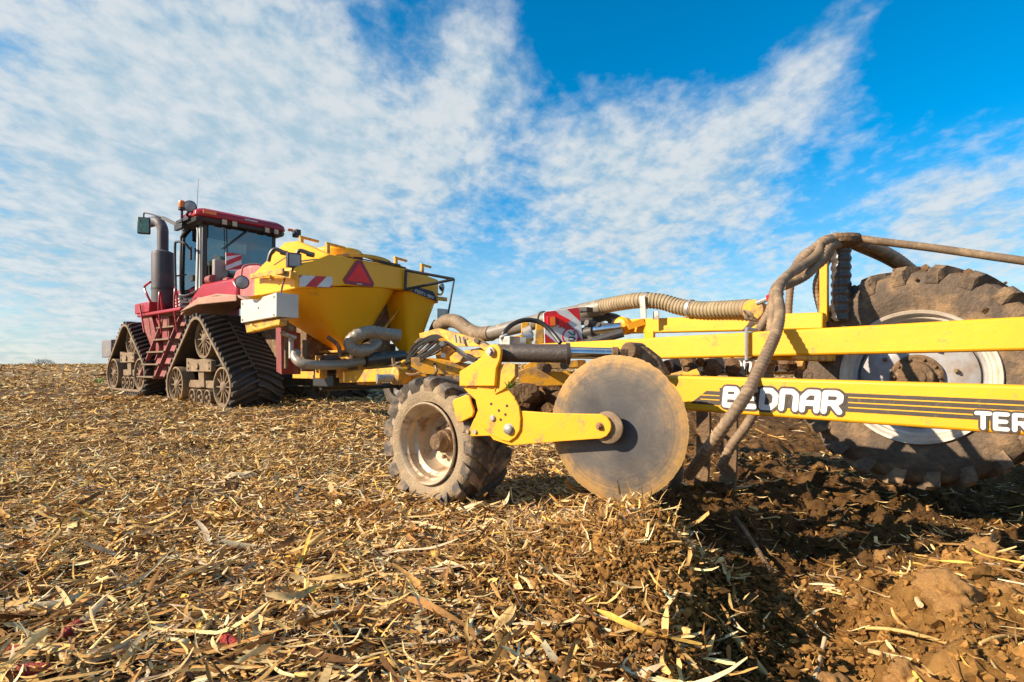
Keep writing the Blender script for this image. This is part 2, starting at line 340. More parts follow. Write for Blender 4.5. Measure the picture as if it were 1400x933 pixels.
# ------------------------------------------------------------------ wheels
def tyre(mb, c, ax, Ro, Ri, w, shoulder=.85):
    """ax points out to the near side; c = middle of the tyre"""
    h = w/2; prof = [(Ri, -h*.78), (Ri+.02*Ro, -h*.92), (Ri+(Ro-Ri)*.45, -h*1.03), (Ri+(Ro-Ri)*.75, -h*.98), (Ro*.965, -h*.86), (Ro, -h*.6), (Ro*1.005, 0), (Ro, h*.6),
            (Ro*.965, h*.86), (Ri+(Ro-Ri)*.75, h*.98), (Ri+(Ro-Ri)*.45, h*1.03), (Ri+.06*Ro, h*.95), (Ri+.02*Ro, h*.92), (Ri, h*.78)]
    mb.lathe(c, ax, prof, 72, caps=False); mb.lathe(c, ax, [(Ri, h*.78), (Ri*.97, 0), (Ri, -h*.78)], 72, caps=False)
def lugs(mb, c, ax, Ro, Ri, w, n, lh, lw, sweep=22, sign=1, drop=.35, ph=0):
    ax = V(ax).normalized(); b, d = perp(ax); h = w/2
    def pt(r, t, a): return V(c)+ax*t+(b*math.cos(a)+d*math.sin(a))*r
    for side in (-1, 1):
        for k in range(n):
            a0 = 2*math.pi*(k+(.5 if side > 0 else 0))/n+ph
            st = [(-.02, 0, 0), (.35, .4, 0), (.7, .75, 0), (.93, .98, .0), (1.02, 1.06, .10), (1.045, 1.1, .5*drop), (1.05, 1.14, drop)]
            sec = []
            for u, v, dr in st:
                a = a0+sign*R(sweep)*v; top = Ro+lh-dr*(Ro-Ri); bot = Ro*.95-dr*(Ro-Ri)
                t = side*u*h; to = side*(u*h+(.012 if dr else 0)*1.0); da = lw/2/Ro*(1+.35*u); dt = lw/2/Ro*.72*(1+.35*u)
                sec.append([pt(bot, t*.97, a-da), pt(top, to, a-dt), pt(top, to, a+dt), pt(bot, t*.97, a+da)])
            k0 = len(mb.v)
            for q in sec: mb.v += q
            for j in range(len(sec)-1):
                for i in range(4):
                    mb.f.append([k0+j*4+i, k0+j*4+(i+1) % 4, k0+(j+1)*4+(i+1) % 4, k0+(j+1)*4+i])
            mb.f.append([k0, k0+1, k0+2, k0+3]); e = k0+4*(len(sec)-1); mb.f.append([e+3, e+2, e+1, e])

# ------------------------------------------------------------------ terrain
def sstep(a, b, x): t = np.clip((x-a)/(b-a), 0, 1); return t*t*(3-2*t)
_tab = rng.random((256, 256))
def vnoise(x, y):
    xi = np.floor(x).astype(int); yi = np.floor(y).astype(int); fx = x-xi; fy = y-yi; fx = fx*fx*(3-2*fx); fy = fy*fy*(3-2*fy)
    g = lambda a, b: _tab[a & 255, b & 255]
    return (g(xi, yi)*(1-fx)+g(xi+1, yi)*fx)*(1-fy)+(g(xi, yi+1)*(1-fx)+g(xi+1, yi+1)*fx)*fy-.5
def fbm(x, y, o=4):
    s = 0; a = 1; c, t = math.cos(.6), math.sin(.6)
    for i in range(o): s = s+vnoise(x+i*17.3, y+i*9.1)*a; x, y = (x*c-y*t)*2.03, (x*t+y*c)*2.03; a *= .5
    return s
def bound(y):           # where the tilled strip begins, as X of Y
    return .66+.10*np.sin(y*3.1)+np.where(y > 2.9, (y-2.9)*.24, 0)+.13*fbm(y*2.2, y*0+3.3, 3)-np.where(y < 1.9, (1.9-y)*.25, 0)
def tilled(x, y): return sstep(-.10, .16, x-bound(y))*(1-sstep(12, 18, y))*(1-sstep(7, 9, x-bound(y)))
def heap(x, y): return np.exp(-((x-.50)**2/.075+(y-2.15)**2/.28))
def furrow_shade(x, y): return np.clip(sstep(2.3, 2.9, y+.35*fbm(x*3, y*3, 3))+.9*(1-sstep(.10, .50, x-bound(y)+.2*fbm(x*4, y*4, 2))), 0, 1)*sstep(-.05, .1, x-bound(y))  # shade under the machine and along the bank, painted as darker soil
def ground(x, y):
    r = .17*sstep(9.5, 16, y)+.56*sstep(14, 85, y)+np.clip((x+72)*.02*sstep(25, 85, y), -.2, .22)-.9*sstep(100, 400, y)
    t = tilled(x, y)
    near = 1-sstep(15, 40, y)
    z = r+(.05*fbm(x*.9, y*.9, 3)+.022*fbm(x*6, y*6, 3))*near*(1-t)
    z = z+.055*np.exp(-((x-.48)**2/.12+(y-2.42)**2/.13))+.09*heap(x, y)*(1+.9*fbm(x*5, y*5, 3))
    z = z+.22*np.exp(-((x-1.15)**2/.16+(y-3.55)**2/.25))+.10*np.exp(-((x-1.9)**2/.2+(y-4.5)**2/.3))
    ridge = .07*np.exp(-((x-bound(y)+.16)**2)/.03)*(1-sstep(3.0, 4.5, y))*sstep(1.65, 2.1, y)
    cl = np.maximum(fbm(x*2.6+5, y*2.6, 3), -.25); cl2 = np.abs(fbm(x*8+2, y*8, 4))
    right = .20*sstep(.42, .90, x-bound(y))*(1-sstep(2.15, 2.65, y))-.05*sstep(2.4, 2.9, y)
    return z+ridge-t*(.17-right-.04*(1-sstep(1.6, 2.2, y)))+t*(.18*cl+.13*cl2+.02*fbm(x*40, y*40, 2)*(1-sstep(4, 7, y)))
def gz(x, y): return float(ground(np.array([float(x)]), np.array([float(y)]))[0])
def axis(lo, hi, step, far_lo, far_hi, g=1.045):
    a = list(np.arange(lo, hi, step)); s = step; x = a[-1]
    while x < far_hi: s *= g; x += s; a.append(x)
    s = step; x = a[0]; pre = []
    while x > far_lo: s *= g; x -= s; pre.append(x)
    return np.array(pre[::-1]+a)
gx = axis(-2.2, 3.6, .014, -6000, 6000); gy = axis(.9, 4.6, .014, -40, 8000)
X, Y = np.meshgrid(gx, gy); Z = ground(X.ravel(), Y.ravel())
nx, ny = len(gx), len(gy)
co = np.stack([X.ravel(), Y.ravel(), Z], 1).astype(np.float32)
i = np.arange(nx*ny).reshape(ny, nx); q = np.stack([i[:-1, :-1], i[:-1, 1:], i[1:, 1:], i[1:, :-1]], -1).reshape(-1, 4)
def fastmesh(name, co, loops, sizes, tint=None, att='tint'):
    me = bpy.data.meshes.new(name); me.vertices.add(len(co)); me.vertices.foreach_set('co', np.ascontiguousarray(co, dtype=np.float32).ravel())
    me.loops.add(len(loops)); me.loops.foreach_set('vertex_index', np.ascontiguousarray(loops, dtype=np.int32))
    st = np.zeros(len(sizes), dtype=np.int32); st[1:] = np.cumsum(sizes)[:-1]
    me.polygons.add(len(sizes)); me.polygons.foreach_set('loop_start', st); me.update(calc_edges=True)
    if tint is not None:
        a = me.attributes.new(att, 'FLOAT_COLOR', 'POINT'); t4 = np.ones((len(co), 4), dtype=np.float32); t4[:, :3] = tint; a.data.foreach_set('color', t4.ravel())
    return me
tv = tilled(X.ravel(), Y.ravel())
hp_ = heap(X.ravel(), Y.ravel()); me = fastmesh('field', co, q.ravel(), np.full(len(q), 4), np.stack([np.maximum(tv, np.clip(hp_*1.4+.5*fbm(X.ravel()*7, Y.ravel()*7, 3)*(hp_ > .15), 0, 1)), furrow_shade(X.ravel(), Y.ravel()), tv], 1))
me.polygons.foreach_set('use_smooth', [True]*len(me.polygons))
def fieldmat():
    m = bpy.data.materials.new('field_soil'); m.use_nodes = True; t = m.node_tree; b = t.nodes['Principled BSDF']; b.inputs['Roughness'].default_value = .95
    b.inputs['Specular IOR Level'].default_value = .15
    g = nd('ShaderNodeNewGeometry', t)
    def noi(s, det, ro, sc=None):
        n = nd('ShaderNodeTexNoise', t); n.inputs['Scale'].default_value = s; n.inputs['Detail'].default_value = det; n.inputs['Roughness'].default_value = ro
        t.links.new(g.outputs['Position'], n.inputs['Vector']); return n.outputs[0]
    def ramp(v, st):
        r = nd('ShaderNodeValToRGB', t); t.links.new(v, r.inputs[0]); e = r.color_ramp.elements
        while len(e) > 1: e.remove(e[0])
        e[0].position = st[0][0]; e[0].color = (*st[0][1], 1)
        for p, c in st[1:]: k = e.new(p); k.color = (*c, 1)
        return r.outputs[0]
    stub = ramp(noi(9, 12, .75), [(.36, (.03, .016, .008)), (.50, (.09, .05, .022)), (.60, (.24, .15, .07)), (.70, (.45, .31, .15))])
    far = ramp(noi(2.2, 12, .8), [(.38, (.10, .055, .025)), (.5, (.27, .17, .08)), (.6, (.46, .32, .16))])
    sep_ = nd('ShaderNodeSeparateXYZ', t); t.links.new(g.outputs['Position'], sep_.inputs[0])
    mr = nd('ShaderNodeMapRange', t); t.links.new(sep_.outputs[1], mr.inputs[0]); mr.inputs[1].default_value = 10; mr.inputs[2].default_value = 40
    x1 = nd('ShaderNodeMix', t, data_type='RGBA'); t.links.new(mr.outputs[0], x1.inputs[0]); t.links.new(stub, x1.inputs[6]); t.links.new(far, x1.inputs[7])
    soil = ramp(noi(6, 12, .7), [(.35, (.13, .062, .017)), (.5, (.26, .130, .035)), (.65, (.38, .20, .062))])
    furrow_shade = ramp(noi(7, 12, .7), [(.35, (.05, .026, .010)), (.5, (.11, .056, .020)), (.65, (.19, .10, .036))])  # dark copy of the soil colour for the painted shade
    a = nd('ShaderNodeAttribute', t, attribute_name='tint')
    x2 = nd('ShaderNodeMix', t, data_type='RGBA'); pass; t.links.new(x1.outputs[2], x2.inputs[6]); 
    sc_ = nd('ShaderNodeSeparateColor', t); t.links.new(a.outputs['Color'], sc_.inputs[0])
    x3 = nd('ShaderNodeMix', t, data_type='RGBA'); t.links.new(sc_.outputs[1], x3.inputs[0]); t.links.new(soil, x3.inputs[6]); t.links.new(furrow_shade, x3.inputs[7]); t.links.new(x3.outputs[2], x2.inputs[7])
    t.links.new(sc_.outputs[0], x2.inputs[0]); t.links.new(x2.outputs[2], b.inputs['Base Color'])
    bn = nd('ShaderNodeBump', t); bn.inputs['Strength'].default_value = .9; bn.inputs['Distance'].default_value = .02; t.links.new(noi(55, 10, .7), bn.inputs['Height']); t.links.new(bn.outputs[0], b.inputs['Normal'])
    return m
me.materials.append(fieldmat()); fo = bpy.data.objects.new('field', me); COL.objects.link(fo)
tag(fo, 'harvested brown maize field with a freshly tilled strip on the right', 'field', kind='structure')
GMIN = None
# ------------------------------------------------------------------ maize litter
PAL = np.array([(.80, .55, .24), (.72, .44, .15), (.54, .29, .09), (.36, .18, .06), (.18, .085, .032), (.62, .46, .28), (.88, .68, .38), (.82, .48, .10), (.44, .30, .18)])
PW = np.array([.18, .21, .19, .14, .09, .07, .06, .03, .03])
def strips(x, y, zoff, Ln, wd, stations, cols, pitch, fold=.25, curl=.4, ybias=0.0):
    """a leaf strip of maize for every x,y"""
    n = len(x); S = stations; t = np.linspace(0, 1, S)[None, :, None]; s = np.array([-1., 0, 1.] if cols == 3 else [-1., 1.])[None, None, :]
    r = lambda a, b: rng.uniform(a, b, n)[:, None, None]
    Lc = Ln[:, None, None]; wc = wd[:, None, None]
    tap = np.clip(np.minimum(t*r(3, 14)+r(.1, .8), (1-t)*r(1.5, 12)+r(.05, .8)), .08, 1)*(1+r(-.3, .3)*np.sin(t*9+r(0, 6)))
    tw = r(-1.4, 1.4)*t+r(-.7, .7)
    yy = s*wc/2*tap; zz_ = np.abs(s)*wc*fold*r(-1, 1)*tap if cols == 3 else 0*yy
    c, sn = np.cos(tw), np.sin(tw); ly = yy*c-zz_*sn; lz = yy*sn+zz_*c
    lx = (t-.5)*Lc+0*ly; cb = r(-1, 1)*curl
    ly = ly+cb*Lc*((t-.5)**2)*1.5+r(-.06, .06)*Lc*np.sin(t*7+r(0, 6)); lz = lz+np.abs(r(-.5, 1))*curl*Lc*((t-.5)**2)*1.2*np.sign(r(-.4, 1))
    ph = rng.normal(0, 1, n)[:, None, None]*pitch[:, None, None]; cp, sp = np.cos(ph), np.sin(ph); lx, lz = lx*cp-lz*sp, lx*sp+lz*cp
    ya = rng.uniform(0, 2*np.pi, n)[:, None, None]; ca, sa = np.cos(ya), np.sin(ya)
    wx = x[:, None, None]+lx*ca-ly*sa; wy = y[:, None, None]+lx*sa+ly*ca
    gz0 = ground(x, y)+zoff
    wz = gz0[:, None, None]+np.abs(lz)*.5+lz*.5
    co = np.stack([wx, wy, wz+0*wx], -1).reshape(-1, 3); k = S*cols
    b = []
    for j in range(S-1):
        for i_ in range(cols-1): a = j*cols+i_; b.append([a, a+1, a+cols+1, a+cols])
    b = np.array(b); q = (b[None]+(np.arange(n)*k)[:, None, None]).reshape(-1, 4)
    ci = rng.choice(len(PAL), n, p=PW/PW.sum()); col = PAL[ci]*rng.uniform(.75, 1.2, (n, 1)); col = np.repeat(col, k, 0)
    col *= (1+.18*np.sin(np.tile(np.repeat(np.linspace(0, 6, S), cols), n)+np.repeat(rng.uniform(0, 6, n), k)))[:, None]
    return co, q, np.clip(col, 0, .9)
def stalks(x, y, zoff, Ln, rad, pitch, up=None):
    n = len(x); S = 4; K = 6; t = np.linspace(0, 1, S)[None, :, None]; a = (np.arange(K)*2*np.pi/K)[None, None, :]
    r = lambda p, q_: rng.uniform(p, q_, n)[:, None, None]
    rr = rad[:, None, None]*(1+r(-.15, .15)*np.sin(t*5)); fl = r(.55, 1)
    lx = (t-.5)*Ln[:, None, None]+0*a+r(-.01, .01)*np.sin(a*2)*Ln[:, None, None]; ly = rr*np.cos(a)+r(-.08, .08)*Ln[:, None, None]*np.sin(t*3); lz = rr*np.sin(a)*fl+0*t
    ph = (rng.normal(0, 1, n)*pitch)[:, None, None]; cp, sp = np.cos(ph), np.sin(ph); lx, lz = lx*cp-lz*sp, lx*sp+lz*cp
    ya = rng.uniform(0, 2*np.pi, n)[:, None, None]; ca, sa = np.cos(ya), np.sin(ya)
    wx = x[:, None, None]+lx*ca-ly*sa; wy = y[:, None, None]+lx*sa+ly*ca; wz = (ground(x, y)+zoff)[:, None, None]+lz
    co = np.stack([wx, wy, wz], -1).reshape(-1, 3); b = []
    for j in range(S-1):
        for i_ in range(K): b.append([j*K+i_, j*K+(i_+1) % K, (j+1)*K+(i_+1) % K, (j+1)*K+i_])
    for e in (0, (S-1)*K): b.append([e, e+1, e+2, e+3]); b.append([e, e+3, e+4, e+5])
    b = np.array(b); q = (b[None]+(np.arange(n)*S*K)[:, None, None]).reshape(-1, 4)
    ci = rng.choice([0, 1, 6, 7, 2, 5], n, p=[.25, .25, .15, .12, .13, .1]); col = np.repeat(PAL[ci]*rng.uniform(.8, 1.15, (n, 1)), S*K, 0)
    return co, q, np.clip(col, 0, .85)
def scatter(n, y0, y1, pw=1.0, half=1.12):
    """uniform over the wedge of ground between two distances"""
    u = rng.random(n); y = np.sqrt(y0*y0+(y1*y1-y0*y0)*u); x = rng.uniform(-1, 1, n)*(half*y+.75); return x, y
def keep(x, y, in_till=.08):
    t = tilled(x, y); k = rng.random(len(x)) > t*(1-in_till)
    k &= rng.random(len(x)) > .82*np.clip(heap(x, y)*1.3, 0, 1)*sstep(1.6, 1.95, y)
    patch = fbm(x*1.3, y*1.3, 3); k &= rng.random(len(x)) < np.clip(.9+patch*1.3, .45, 1)
    return x[k], y[k]
parts = []
def put(n, y0, y1, l0, l1, w0, w1, st, cols, z1, pit, intill=.08, **k):
    x, y = keep(*scatter(n, y0, y1), intill); m = len(x)
    Ln = np.exp(rng.uniform(math.log(l0), math.log(l1), m)); wd = np.minimum(rng.uniform(w0, w1, m), Ln*.45)
    parts.append(strips(x, y, rng.uniform(0, z1, m), Ln, wd, st, cols, np.full(m, pit), **k))
put(21000, 1.15, 3.2, .05, .20, .004, .013, 7, 3, .055, .33, curl=.75)
put(2800, 1.15, 3.6, .12, .36, .009, .028, 9, 3, .06, .22, curl=.5, fold=.45)
put(28000, 1.15, 3.4, .015, .07, .003, .010, 3, 2, .03, .30, .14)
put(38000, 3.0, 6.5, .06, .22, .006, .016, 5, 3, .05, .30, curl=.7)
put(30000, 3.0, 6.5, .02, .09, .006, .014, 3, 2, .03, .3)
put(48000, 6.0, 13, .08, .26, .012, .030, 3, 2, .045, .28)
put(40000, 12, 30, .09, .30, .03, .075, 3, 2, .06, .30)
put(26000, 28, 85, .25, .7, .08, .2, 3, 2, .10, .3)
x, y = keep(*scatter(2400, 1.2, 4.5)); m = len(x); parts.append(stalks(x, y, rng.uniform(.0, .03, m), rng.uniform(.05, .22, m), rng.uniform(.004, .011, m), np.full(m, .22)))
x, y = keep(*scatter(3000, 4.0, 11)); m = len(x); parts.append(stalks(x, y, rng.uniform(.0, .03, m), rng.uniform(.06, .25, m), rng.uniform(.006, .013, m), np.full(m, .35)))
# tangle thrown up round the disc: pieces at every tilt
m = 1700; x = rng.normal(.46, .28, m); y = rng.normal(2.2, .32, m); k = (y > 1.5) & (x < bound(y)+.22) & (y < 2.75); x = x[k]; y = y[k]; m = len(x)
parts.append(strips(x, y, rng.random(m)**2*.10, rng.uniform(.03, .15, m), rng.uniform(.003, .013, m), 5, 3, np.full(m, .9), curl=.7))
def joinparts(name, parts, mat, label, cat):
    co = []; qs = []; cl = []; k = 0
    for c, q_, t in parts: co.append(c); qs.append(q_+k); cl.append(t); k += len(c)
    co = np.concatenate(co); qs = np.concatenate(qs); cl = np.concatenate(cl)
    me = fastmesh(name, co, qs.ravel(), np.full(len(qs), 4), cl); me.materials.append(mat)
    o = bpy.data.objects.new(name, me); COL.objects.link(o); return tag(o, label, cat, kind='stuff')
def tintmat(name, rough=.8, trans=.12):
    m = bpy.data.materials.new(name); m.use_nodes = True; t = m.node_tree; b = t.nodes['Principled BSDF']
    a = nd('ShaderNodeAttribute', t, attribute_name='tint'); g = nd('ShaderNodeNewGeometry', t)
    n = nd('ShaderNodeTexNoise', t); n.inputs['Scale'].default_value = 60; n.inputs['Detail'].default_value = 4; t.links.new(g.outputs['Position'], n.inputs['Vector'])
    r = nd('ShaderNodeMapRange', t); t.links.new(n.outputs[0], r.inputs[0]); r.inputs[1].default_value = .3; r.inputs[2].default_value = .7; r.inputs[3].default_value = .7; r.inputs[4].default_value = 1.15
    vm = nd('ShaderNodeVectorMath', t, operation='SCALE'); t.links.new(a.outputs['Color'], vm.inputs[0]); t.links.new(r.outputs[0], vm.inputs['Scale'])
    t.links.new(vm.outputs[0], b.inputs['Base Color']); b.inputs['Roughness'].default_value = rough; b.inputs['Specular IOR Level'].default_value = .12
    return m
STRAW = tintmat('dry_maize')
joinparts('maize_litter', parts, STRAW, 'chopped dry maize leaves and stalks covering the field', 'maize litter')
# ------------------------------------------------------------------ soil crumbs
def ico(sub):
    import bmesh
    bm = bmesh.new(); bmesh.ops.create_icosphere(bm, subdivisions=sub, radius=1); v = np.array([tuple(p.co) for p in bm.verts]); f = np.array([[p.index for p in q_.verts] for q_ in bm.faces]); bm.free(); return v, f
iv1, if1 = ico(1); iv2, if2 = ico(2)
def crumbs(x, y, r, base, zo=0):
    v, f = base; n = len(x); k = len(v)
    d = 1+.30*rng.standard_normal((n, k)); d *= np.where(rng.random((n, k)) < .25, .6, 1.1); 
    p = v[None]*d[..., None]*r[:, None, None]*rng.uniform(.45, 1.3, (n, 1, 3))
    a = rng.uniform(0, 6.28, n); c, s = np.cos(a)[:, None], np.sin(a)[:, None]
    px = p[..., 0]*c-p[..., 1]*s; py = p[..., 0]*s+p[..., 1]*c
    co = np.stack([px+x[:, None], py+y[:, None], p[..., 2]*.8+(ground(x, y)+r*.35+zo)[:, None]], -1).reshape(-1, 3)
    q_ = (f[None]+(np.arange(n)*k)[:, None, None]).reshape(-1, 3)
    t = np.array([(.26, .130, .036)])*rng.uniform(.65, 1.4, (n, 1))*(1-.58*furrow_shade(x, y))[:, None]; return co, q_, np.repeat(t, k, 0)  # crumbs darkened by the same painted furrow shade
cp = []
def addcr(n, y0, y1, r0, r1, base, lim=.4):
    x, y = scatter(n, y0, y1); k = tilled(x, y) > lim; x = x[k]; y = y[k]; r = r0*(r1/r0)**(rng.random(len(x))**2.2); cp.append(crumbs(x, y, r, base))
addcr(30000, 1.15, 3.6, .004, .016, (iv1, if1), .2); addcr(7000, 1.15, 4.5, .009, .034, (iv2, if2)); addcr(6000, 3.5, 9, .012, .05, (iv1, if1))
m = 30000; x = rng.normal(.50, .23, m); y = rng.normal(2.12, .34, m); k = (y > 1.3) & (y < 2.8); x = x[k]; y = y[k]
cp.append(crumbs(x, y, rng.uniform(.003, .013, len(x))*(1+1.0*rng.random(len(x))**12), (iv1, if1), rng.random(len(x))**2*.06))
m = 9000; x, y = scatter(m, 1.2, 6); k = tilled(x, y) < .3; cp.append(crumbs(x[k], y[k], rng.uniform(.003, .012, k.sum()), (iv1, if1)))
co = []; qs = []; cl = []; k = 0
for c, q_, t in cp: co.append(c); qs.append(q_+k); cl.append(t); k += len(c)
co = np.concatenate(co); qs = np.concatenate(qs); cl = np.concatenate(cl)
me = fastmesh('soil_crumbs', co, qs.ravel(), np.full(len(qs), 3), cl); me.materials.append(tintmat('loose_soil', .95)); me.polygons.foreach_set('use_smooth', [False]*len(me.polygons))
o = bpy.data.objects.new('soil_crumbs', me); COL.objects.link(o); tag(o, 'loose brown soil crumbs over the tilled strip and heap', 'soil', kind='stuff')
#--MARK-OBJECTS--
# ================================================================== TRACTOR
TO = V((-5.6, 10.9, .10)); TF = Frame(TO, FW, LF, UP*.962)            # x forward, y to the left (0 = outer face of the left tracks), z up
tr = thing('tracked_tractor', TF(3.2, -1.5, .0), 'dusty red articulated tractor on black rubber tracks, ahead of the yellow hopper', 'tractor')
def hull(cs, n=14):
    """outline of a belt round circles (x, z, r) given anticlockwise"""
    pts = []
    m = len(cs)
    for i in range(m):
        x0, z0, r0 = cs[i-1]; x1, z1, r1 = cs[i]; x2, z2, r2 = cs[(i+1) % m]
        def nrm(xa, za, ra, xb, zb, rb):
            d = math.hypot(xb-xa, zb-za); th = math.atan2(zb-za, xb-xa); return th-math.pi/2+math.asin((ra-rb)/d)*1.0
        a0 = nrm(x0, z0, r0, x1, z1, r1); a1 = nrm(x1, z1, r1, x2, z2, r2)
        while a1 < a0: a1 += 2*math.pi
        for k in range(n+1): a = a0+(a1-a0)*k/n; pts.append((x1+r1*math.cos(a), z1+r1*math.sin(a)))
    return pts
def resample(pts, step):
    p = pts+[pts[0]]; dl = [0]
    for a, b in zip(p, p[1:]): dl.append(dl[-1]+math.dist(a, b))
    m = int(dl[-1]/step); out = []; j = 0
    for i in range(m):
        t = dl[-1]*i/m
        while dl[j+1] < t: j += 1
        f = (t-dl[j])/max(1e-9, dl[j+1]-dl[j]); a, b = p[j], p[j+1]; out.append((a[0]+(b[0]-a[0])*f, a[1]+(b[1]-a[1])*f))
    return out
def track_unit(cx, y0, z0, half, ra, ht, w=.76):
    """cx middle, y0 near face, half the idler spacing / 2"""
    ri = .40
    circ = [(cx-half, z0+ri+.05, ri), (cx+half, z0+ri+.05, ri), (cx+.02, z0+ht-.11-ra, ra)]
    circ = [circ[0], circ[1], circ[2]]
    inner = hull(circ); inner = resample(inner, .05); n = len(inner)
    nr = []
    for i in range(n):
        a = inner[i-1]; b = inner[(i+1) % n]; d = math.hypot(b[0]-a[0], b[1]-a[1]); nr.append(((b[1]-a[1])/d, -(b[0]-a[0])/d))
    if sum(nr[i][0]*(inner[i][0]-cx) for i in range(n)) < 0: nr = [(-a, -b) for a, b in nr]
    bt = MB(); th = .055; LS = -1
    ring = []
    for i in range(n):
        (x, z), (u, v) = inner[i], nr[i]
        ring.append([TF(x, y0, z), TF(x+u*th, y0, z+v*th), TF(x+u*th, y0-w, z+v*th), TF(x, y0-w, z)])
    k = 0
    for r_ in ring: bt.v += r_
    for i in range(n):
        j = (i+1) % n
        for e in range(4): bt.f.append([i*4+e, i*4+(e+1) % 4, j*4+(e+1) % 4, j*4+e])
    belt = obj('track_belt', bt, RUBD, tr)
    lg = MB(); st = 3
    for side in (0, 1):
        for i in range(0, n, st):
            secs = []
            for q_, sh in ((0, 0), (.25, .45), (.5, .9), (.78, 1.3), (1.0, 1.5)):
                yy = -q_*w*.52 if side == 0 else -w+q_*w*.52
                f = (i+(st/2 if side else 0)+LS*sh*3.0) % n; a = int(f) % n; fr_ = f-int(f); b = (a+1) % n
                x = inner[a][0]*(1-fr_)+inner[b][0]*fr_; z = inner[a][1]*(1-fr_)+inner[b][1]*fr_; u, v = nr[a]
                tx, tz = -v, u; hh = .066; lw = .046
                secs.append([TF(x+u*th*.8-tx*lw, y0+yy+.004, z+v*th*.8-tz*lw), TF(x+u*(th+hh)-tx*lw*.6, y0+yy+.004, z+v*(th+hh)-tz*lw*.6),
                             TF(x+u*(th+hh)+tx*lw*.6, y0+yy+.004, z+v*(th+hh)+tz*lw*.6), TF(x+u*th*.8+tx*lw, y0+yy+.004, z+v*th*.8+tz*lw)])
            k0 = len(lg.v)
            for s_ in secs: lg.v += s_
            for j in range(len(secs)-1):
                for e in range(4): lg.f.append([k0+j*4+e, k0+j*4+(e+1) % 4, k0+(j+1)*4+(e+1) % 4, k0+(j+1)*4+e])
            lg.f.append([k0, k0+1, k0+2, k0+3]); e = k0+4*(len(secs)-1); lg.f.append([e, e+1, e+2, e+3])
    obj('tread_lug', lg, RUBD, belt)
    # dusty rim of the belt on the outer face
    ed = MB(); vs = []
    for i in range(n):
        (x, z), (u, v) = inner[i], nr[i]; vs += [TF(x-u*.012, y0+.014, z-v*.012), TF(x+u*.045, y0+.014, z+v*.045)]
    ed.add(vs, [[2*i, 2*i+1, 2*((i+1) % n)+1, 2*((i+1) % n)] for i in range(n)])
    vs2 = [p-LF*.03 for p in vs]; ed.add(vs2, [[2*i, 2*((i+1) % n), 2*((i+1) % n)+1, 2*i+1] for i in range(n)])
    for i in range(n):
        j = (i+1) % n; N2 = 2*n
        ed.f.append([2*i, 2*j, 2*j+N2, 2*i+N2]); ed.f.append([2*i+1, 2*i+1+N2, 2*j+1+N2, 2*j+1])
    obj('belt_edge', ed, TAN, belt)
    def spoked(name, x, z, r, wd, yo, ns):
        mb = MB(); c = TF(x, y0-yo, z)
        mb.lathe(c, LF, [(r, -wd), (r, 0), (r-.035, .004), (r-.055, -.03), (r-.06, -wd)], 40, caps=False)
        wh = obj(name, mb, TAN, tr, center=c)
        mb = MB()
        for k in range(ns):
            a = 2*math.pi*k/ns; e = FW*math.cos(a)+UP*math.sin(a)
            mb.bar(c+e*.08-LF*.05, c+e*(r-.045)-LF*.06, .022, .05, LF.cross(e))
        obj('spoke', mb, TAN, wh)
        mb = MB(); mb.lathe(c, LF, [(.11, -.12), (.11, -.03), (.085, .0), (.05, .012)], 20); mb.lathe(c, LF, [(r-.07, -.12), (r-.07, -.09)], 32); obj('wheel_hub', mb, TAN, wh)
        return wh
    spoked('idler_wheel', cx-half, z0+ri+.05, ri-.012, .26, .02, 12); spoked('idler_wheel', cx+half, z0+ri+.05, ri-.012, .26, .02, 12)
    spoked('drive_wheel', cx+.02, z0+ht-.11-ra, ra-.012, .30, .14, 14)
    for k in (-1, 0, 1):
        c = TF(cx+k*.36*half/1.1+.0, y0-.06, z0+.21); mb = MB()
        mb.lathe(c, LF, [(.155, -.24), (.16, 0), (.135, .006), (.125, -.05), (.05, -.05), (.045, .01), (.03, .02)], 28); obj('track_roller', mb, TAN, tr)
    mb = MB(); zc = z0+.92
    s_ = half/1.1
    prof = [(cx-.56*s_, zc-.17), (cx+.62*s_, zc-.17), (cx+.62*s_, zc+.12), (cx+.2*s_, zc+.08), (cx-.25*s_, zc+.10), (cx-.56*s_, zc+.06)]
    mb.prism([TF(a, y0-.05, b) for a, b in prof], -LF*.10)
    mb.prism([TF(cx-.12, y0-.09, zc-.15), TF(cx+.14, y0-.09, zc-.15), TF(cx+.10, y0-.09, zc-.50), TF(cx-.16, y0-.09, zc-.50)], -LF*.2)
    mb.prism([TF(cx-.75*s_, y0-.12, z0+.40), TF(cx+.75*s_, y0-.12, z0+.40), TF(cx+.6*s_, y0-.12, z0+.56), TF(cx-.6*s_, y0-.12, z0+.56)], -LF*.45)
    for a in (-.48, .5): 
        for b in (-.1, .02): mb.cyl(TF(cx+a*s_, y0-.05, zc+b), TF(cx+a*s_, y0-.03, zc+b), .022, n=8)
    mb.cyl(TF(cx+.05, y0-.05, zc-.06), TF(cx+.05, y0-.015, zc-.06), .065, n=14)
    obj('undercarriage_frame', mb, TAN, tr, bevel=.01)
    mb = MB(); mb.box(TF, (cx-.25, y0-w-.25, z0+.75), (cx+.25, y0-w+.2, z0+1.4)); mb.prism([TF(cx-.7, y0-.35, z0+.6), TF(cx+.7, y0-.35, z0+.6), TF(cx+.15, y0-.35, z0+1.3), TF(cx-.15, y0-.35, z0+1.3)], -LF*.05)
    obj('axle_housing', mb, DGR, tr)
GT = gz(TF(1, -.4, 0).x, TF(1, -.4, 0).y)
track_unit(1.08, 0, -.11, 1.13, .42, 1.98, 1.0); track_unit(5.42, 0, .10, .98, .40, 1.82, .95)
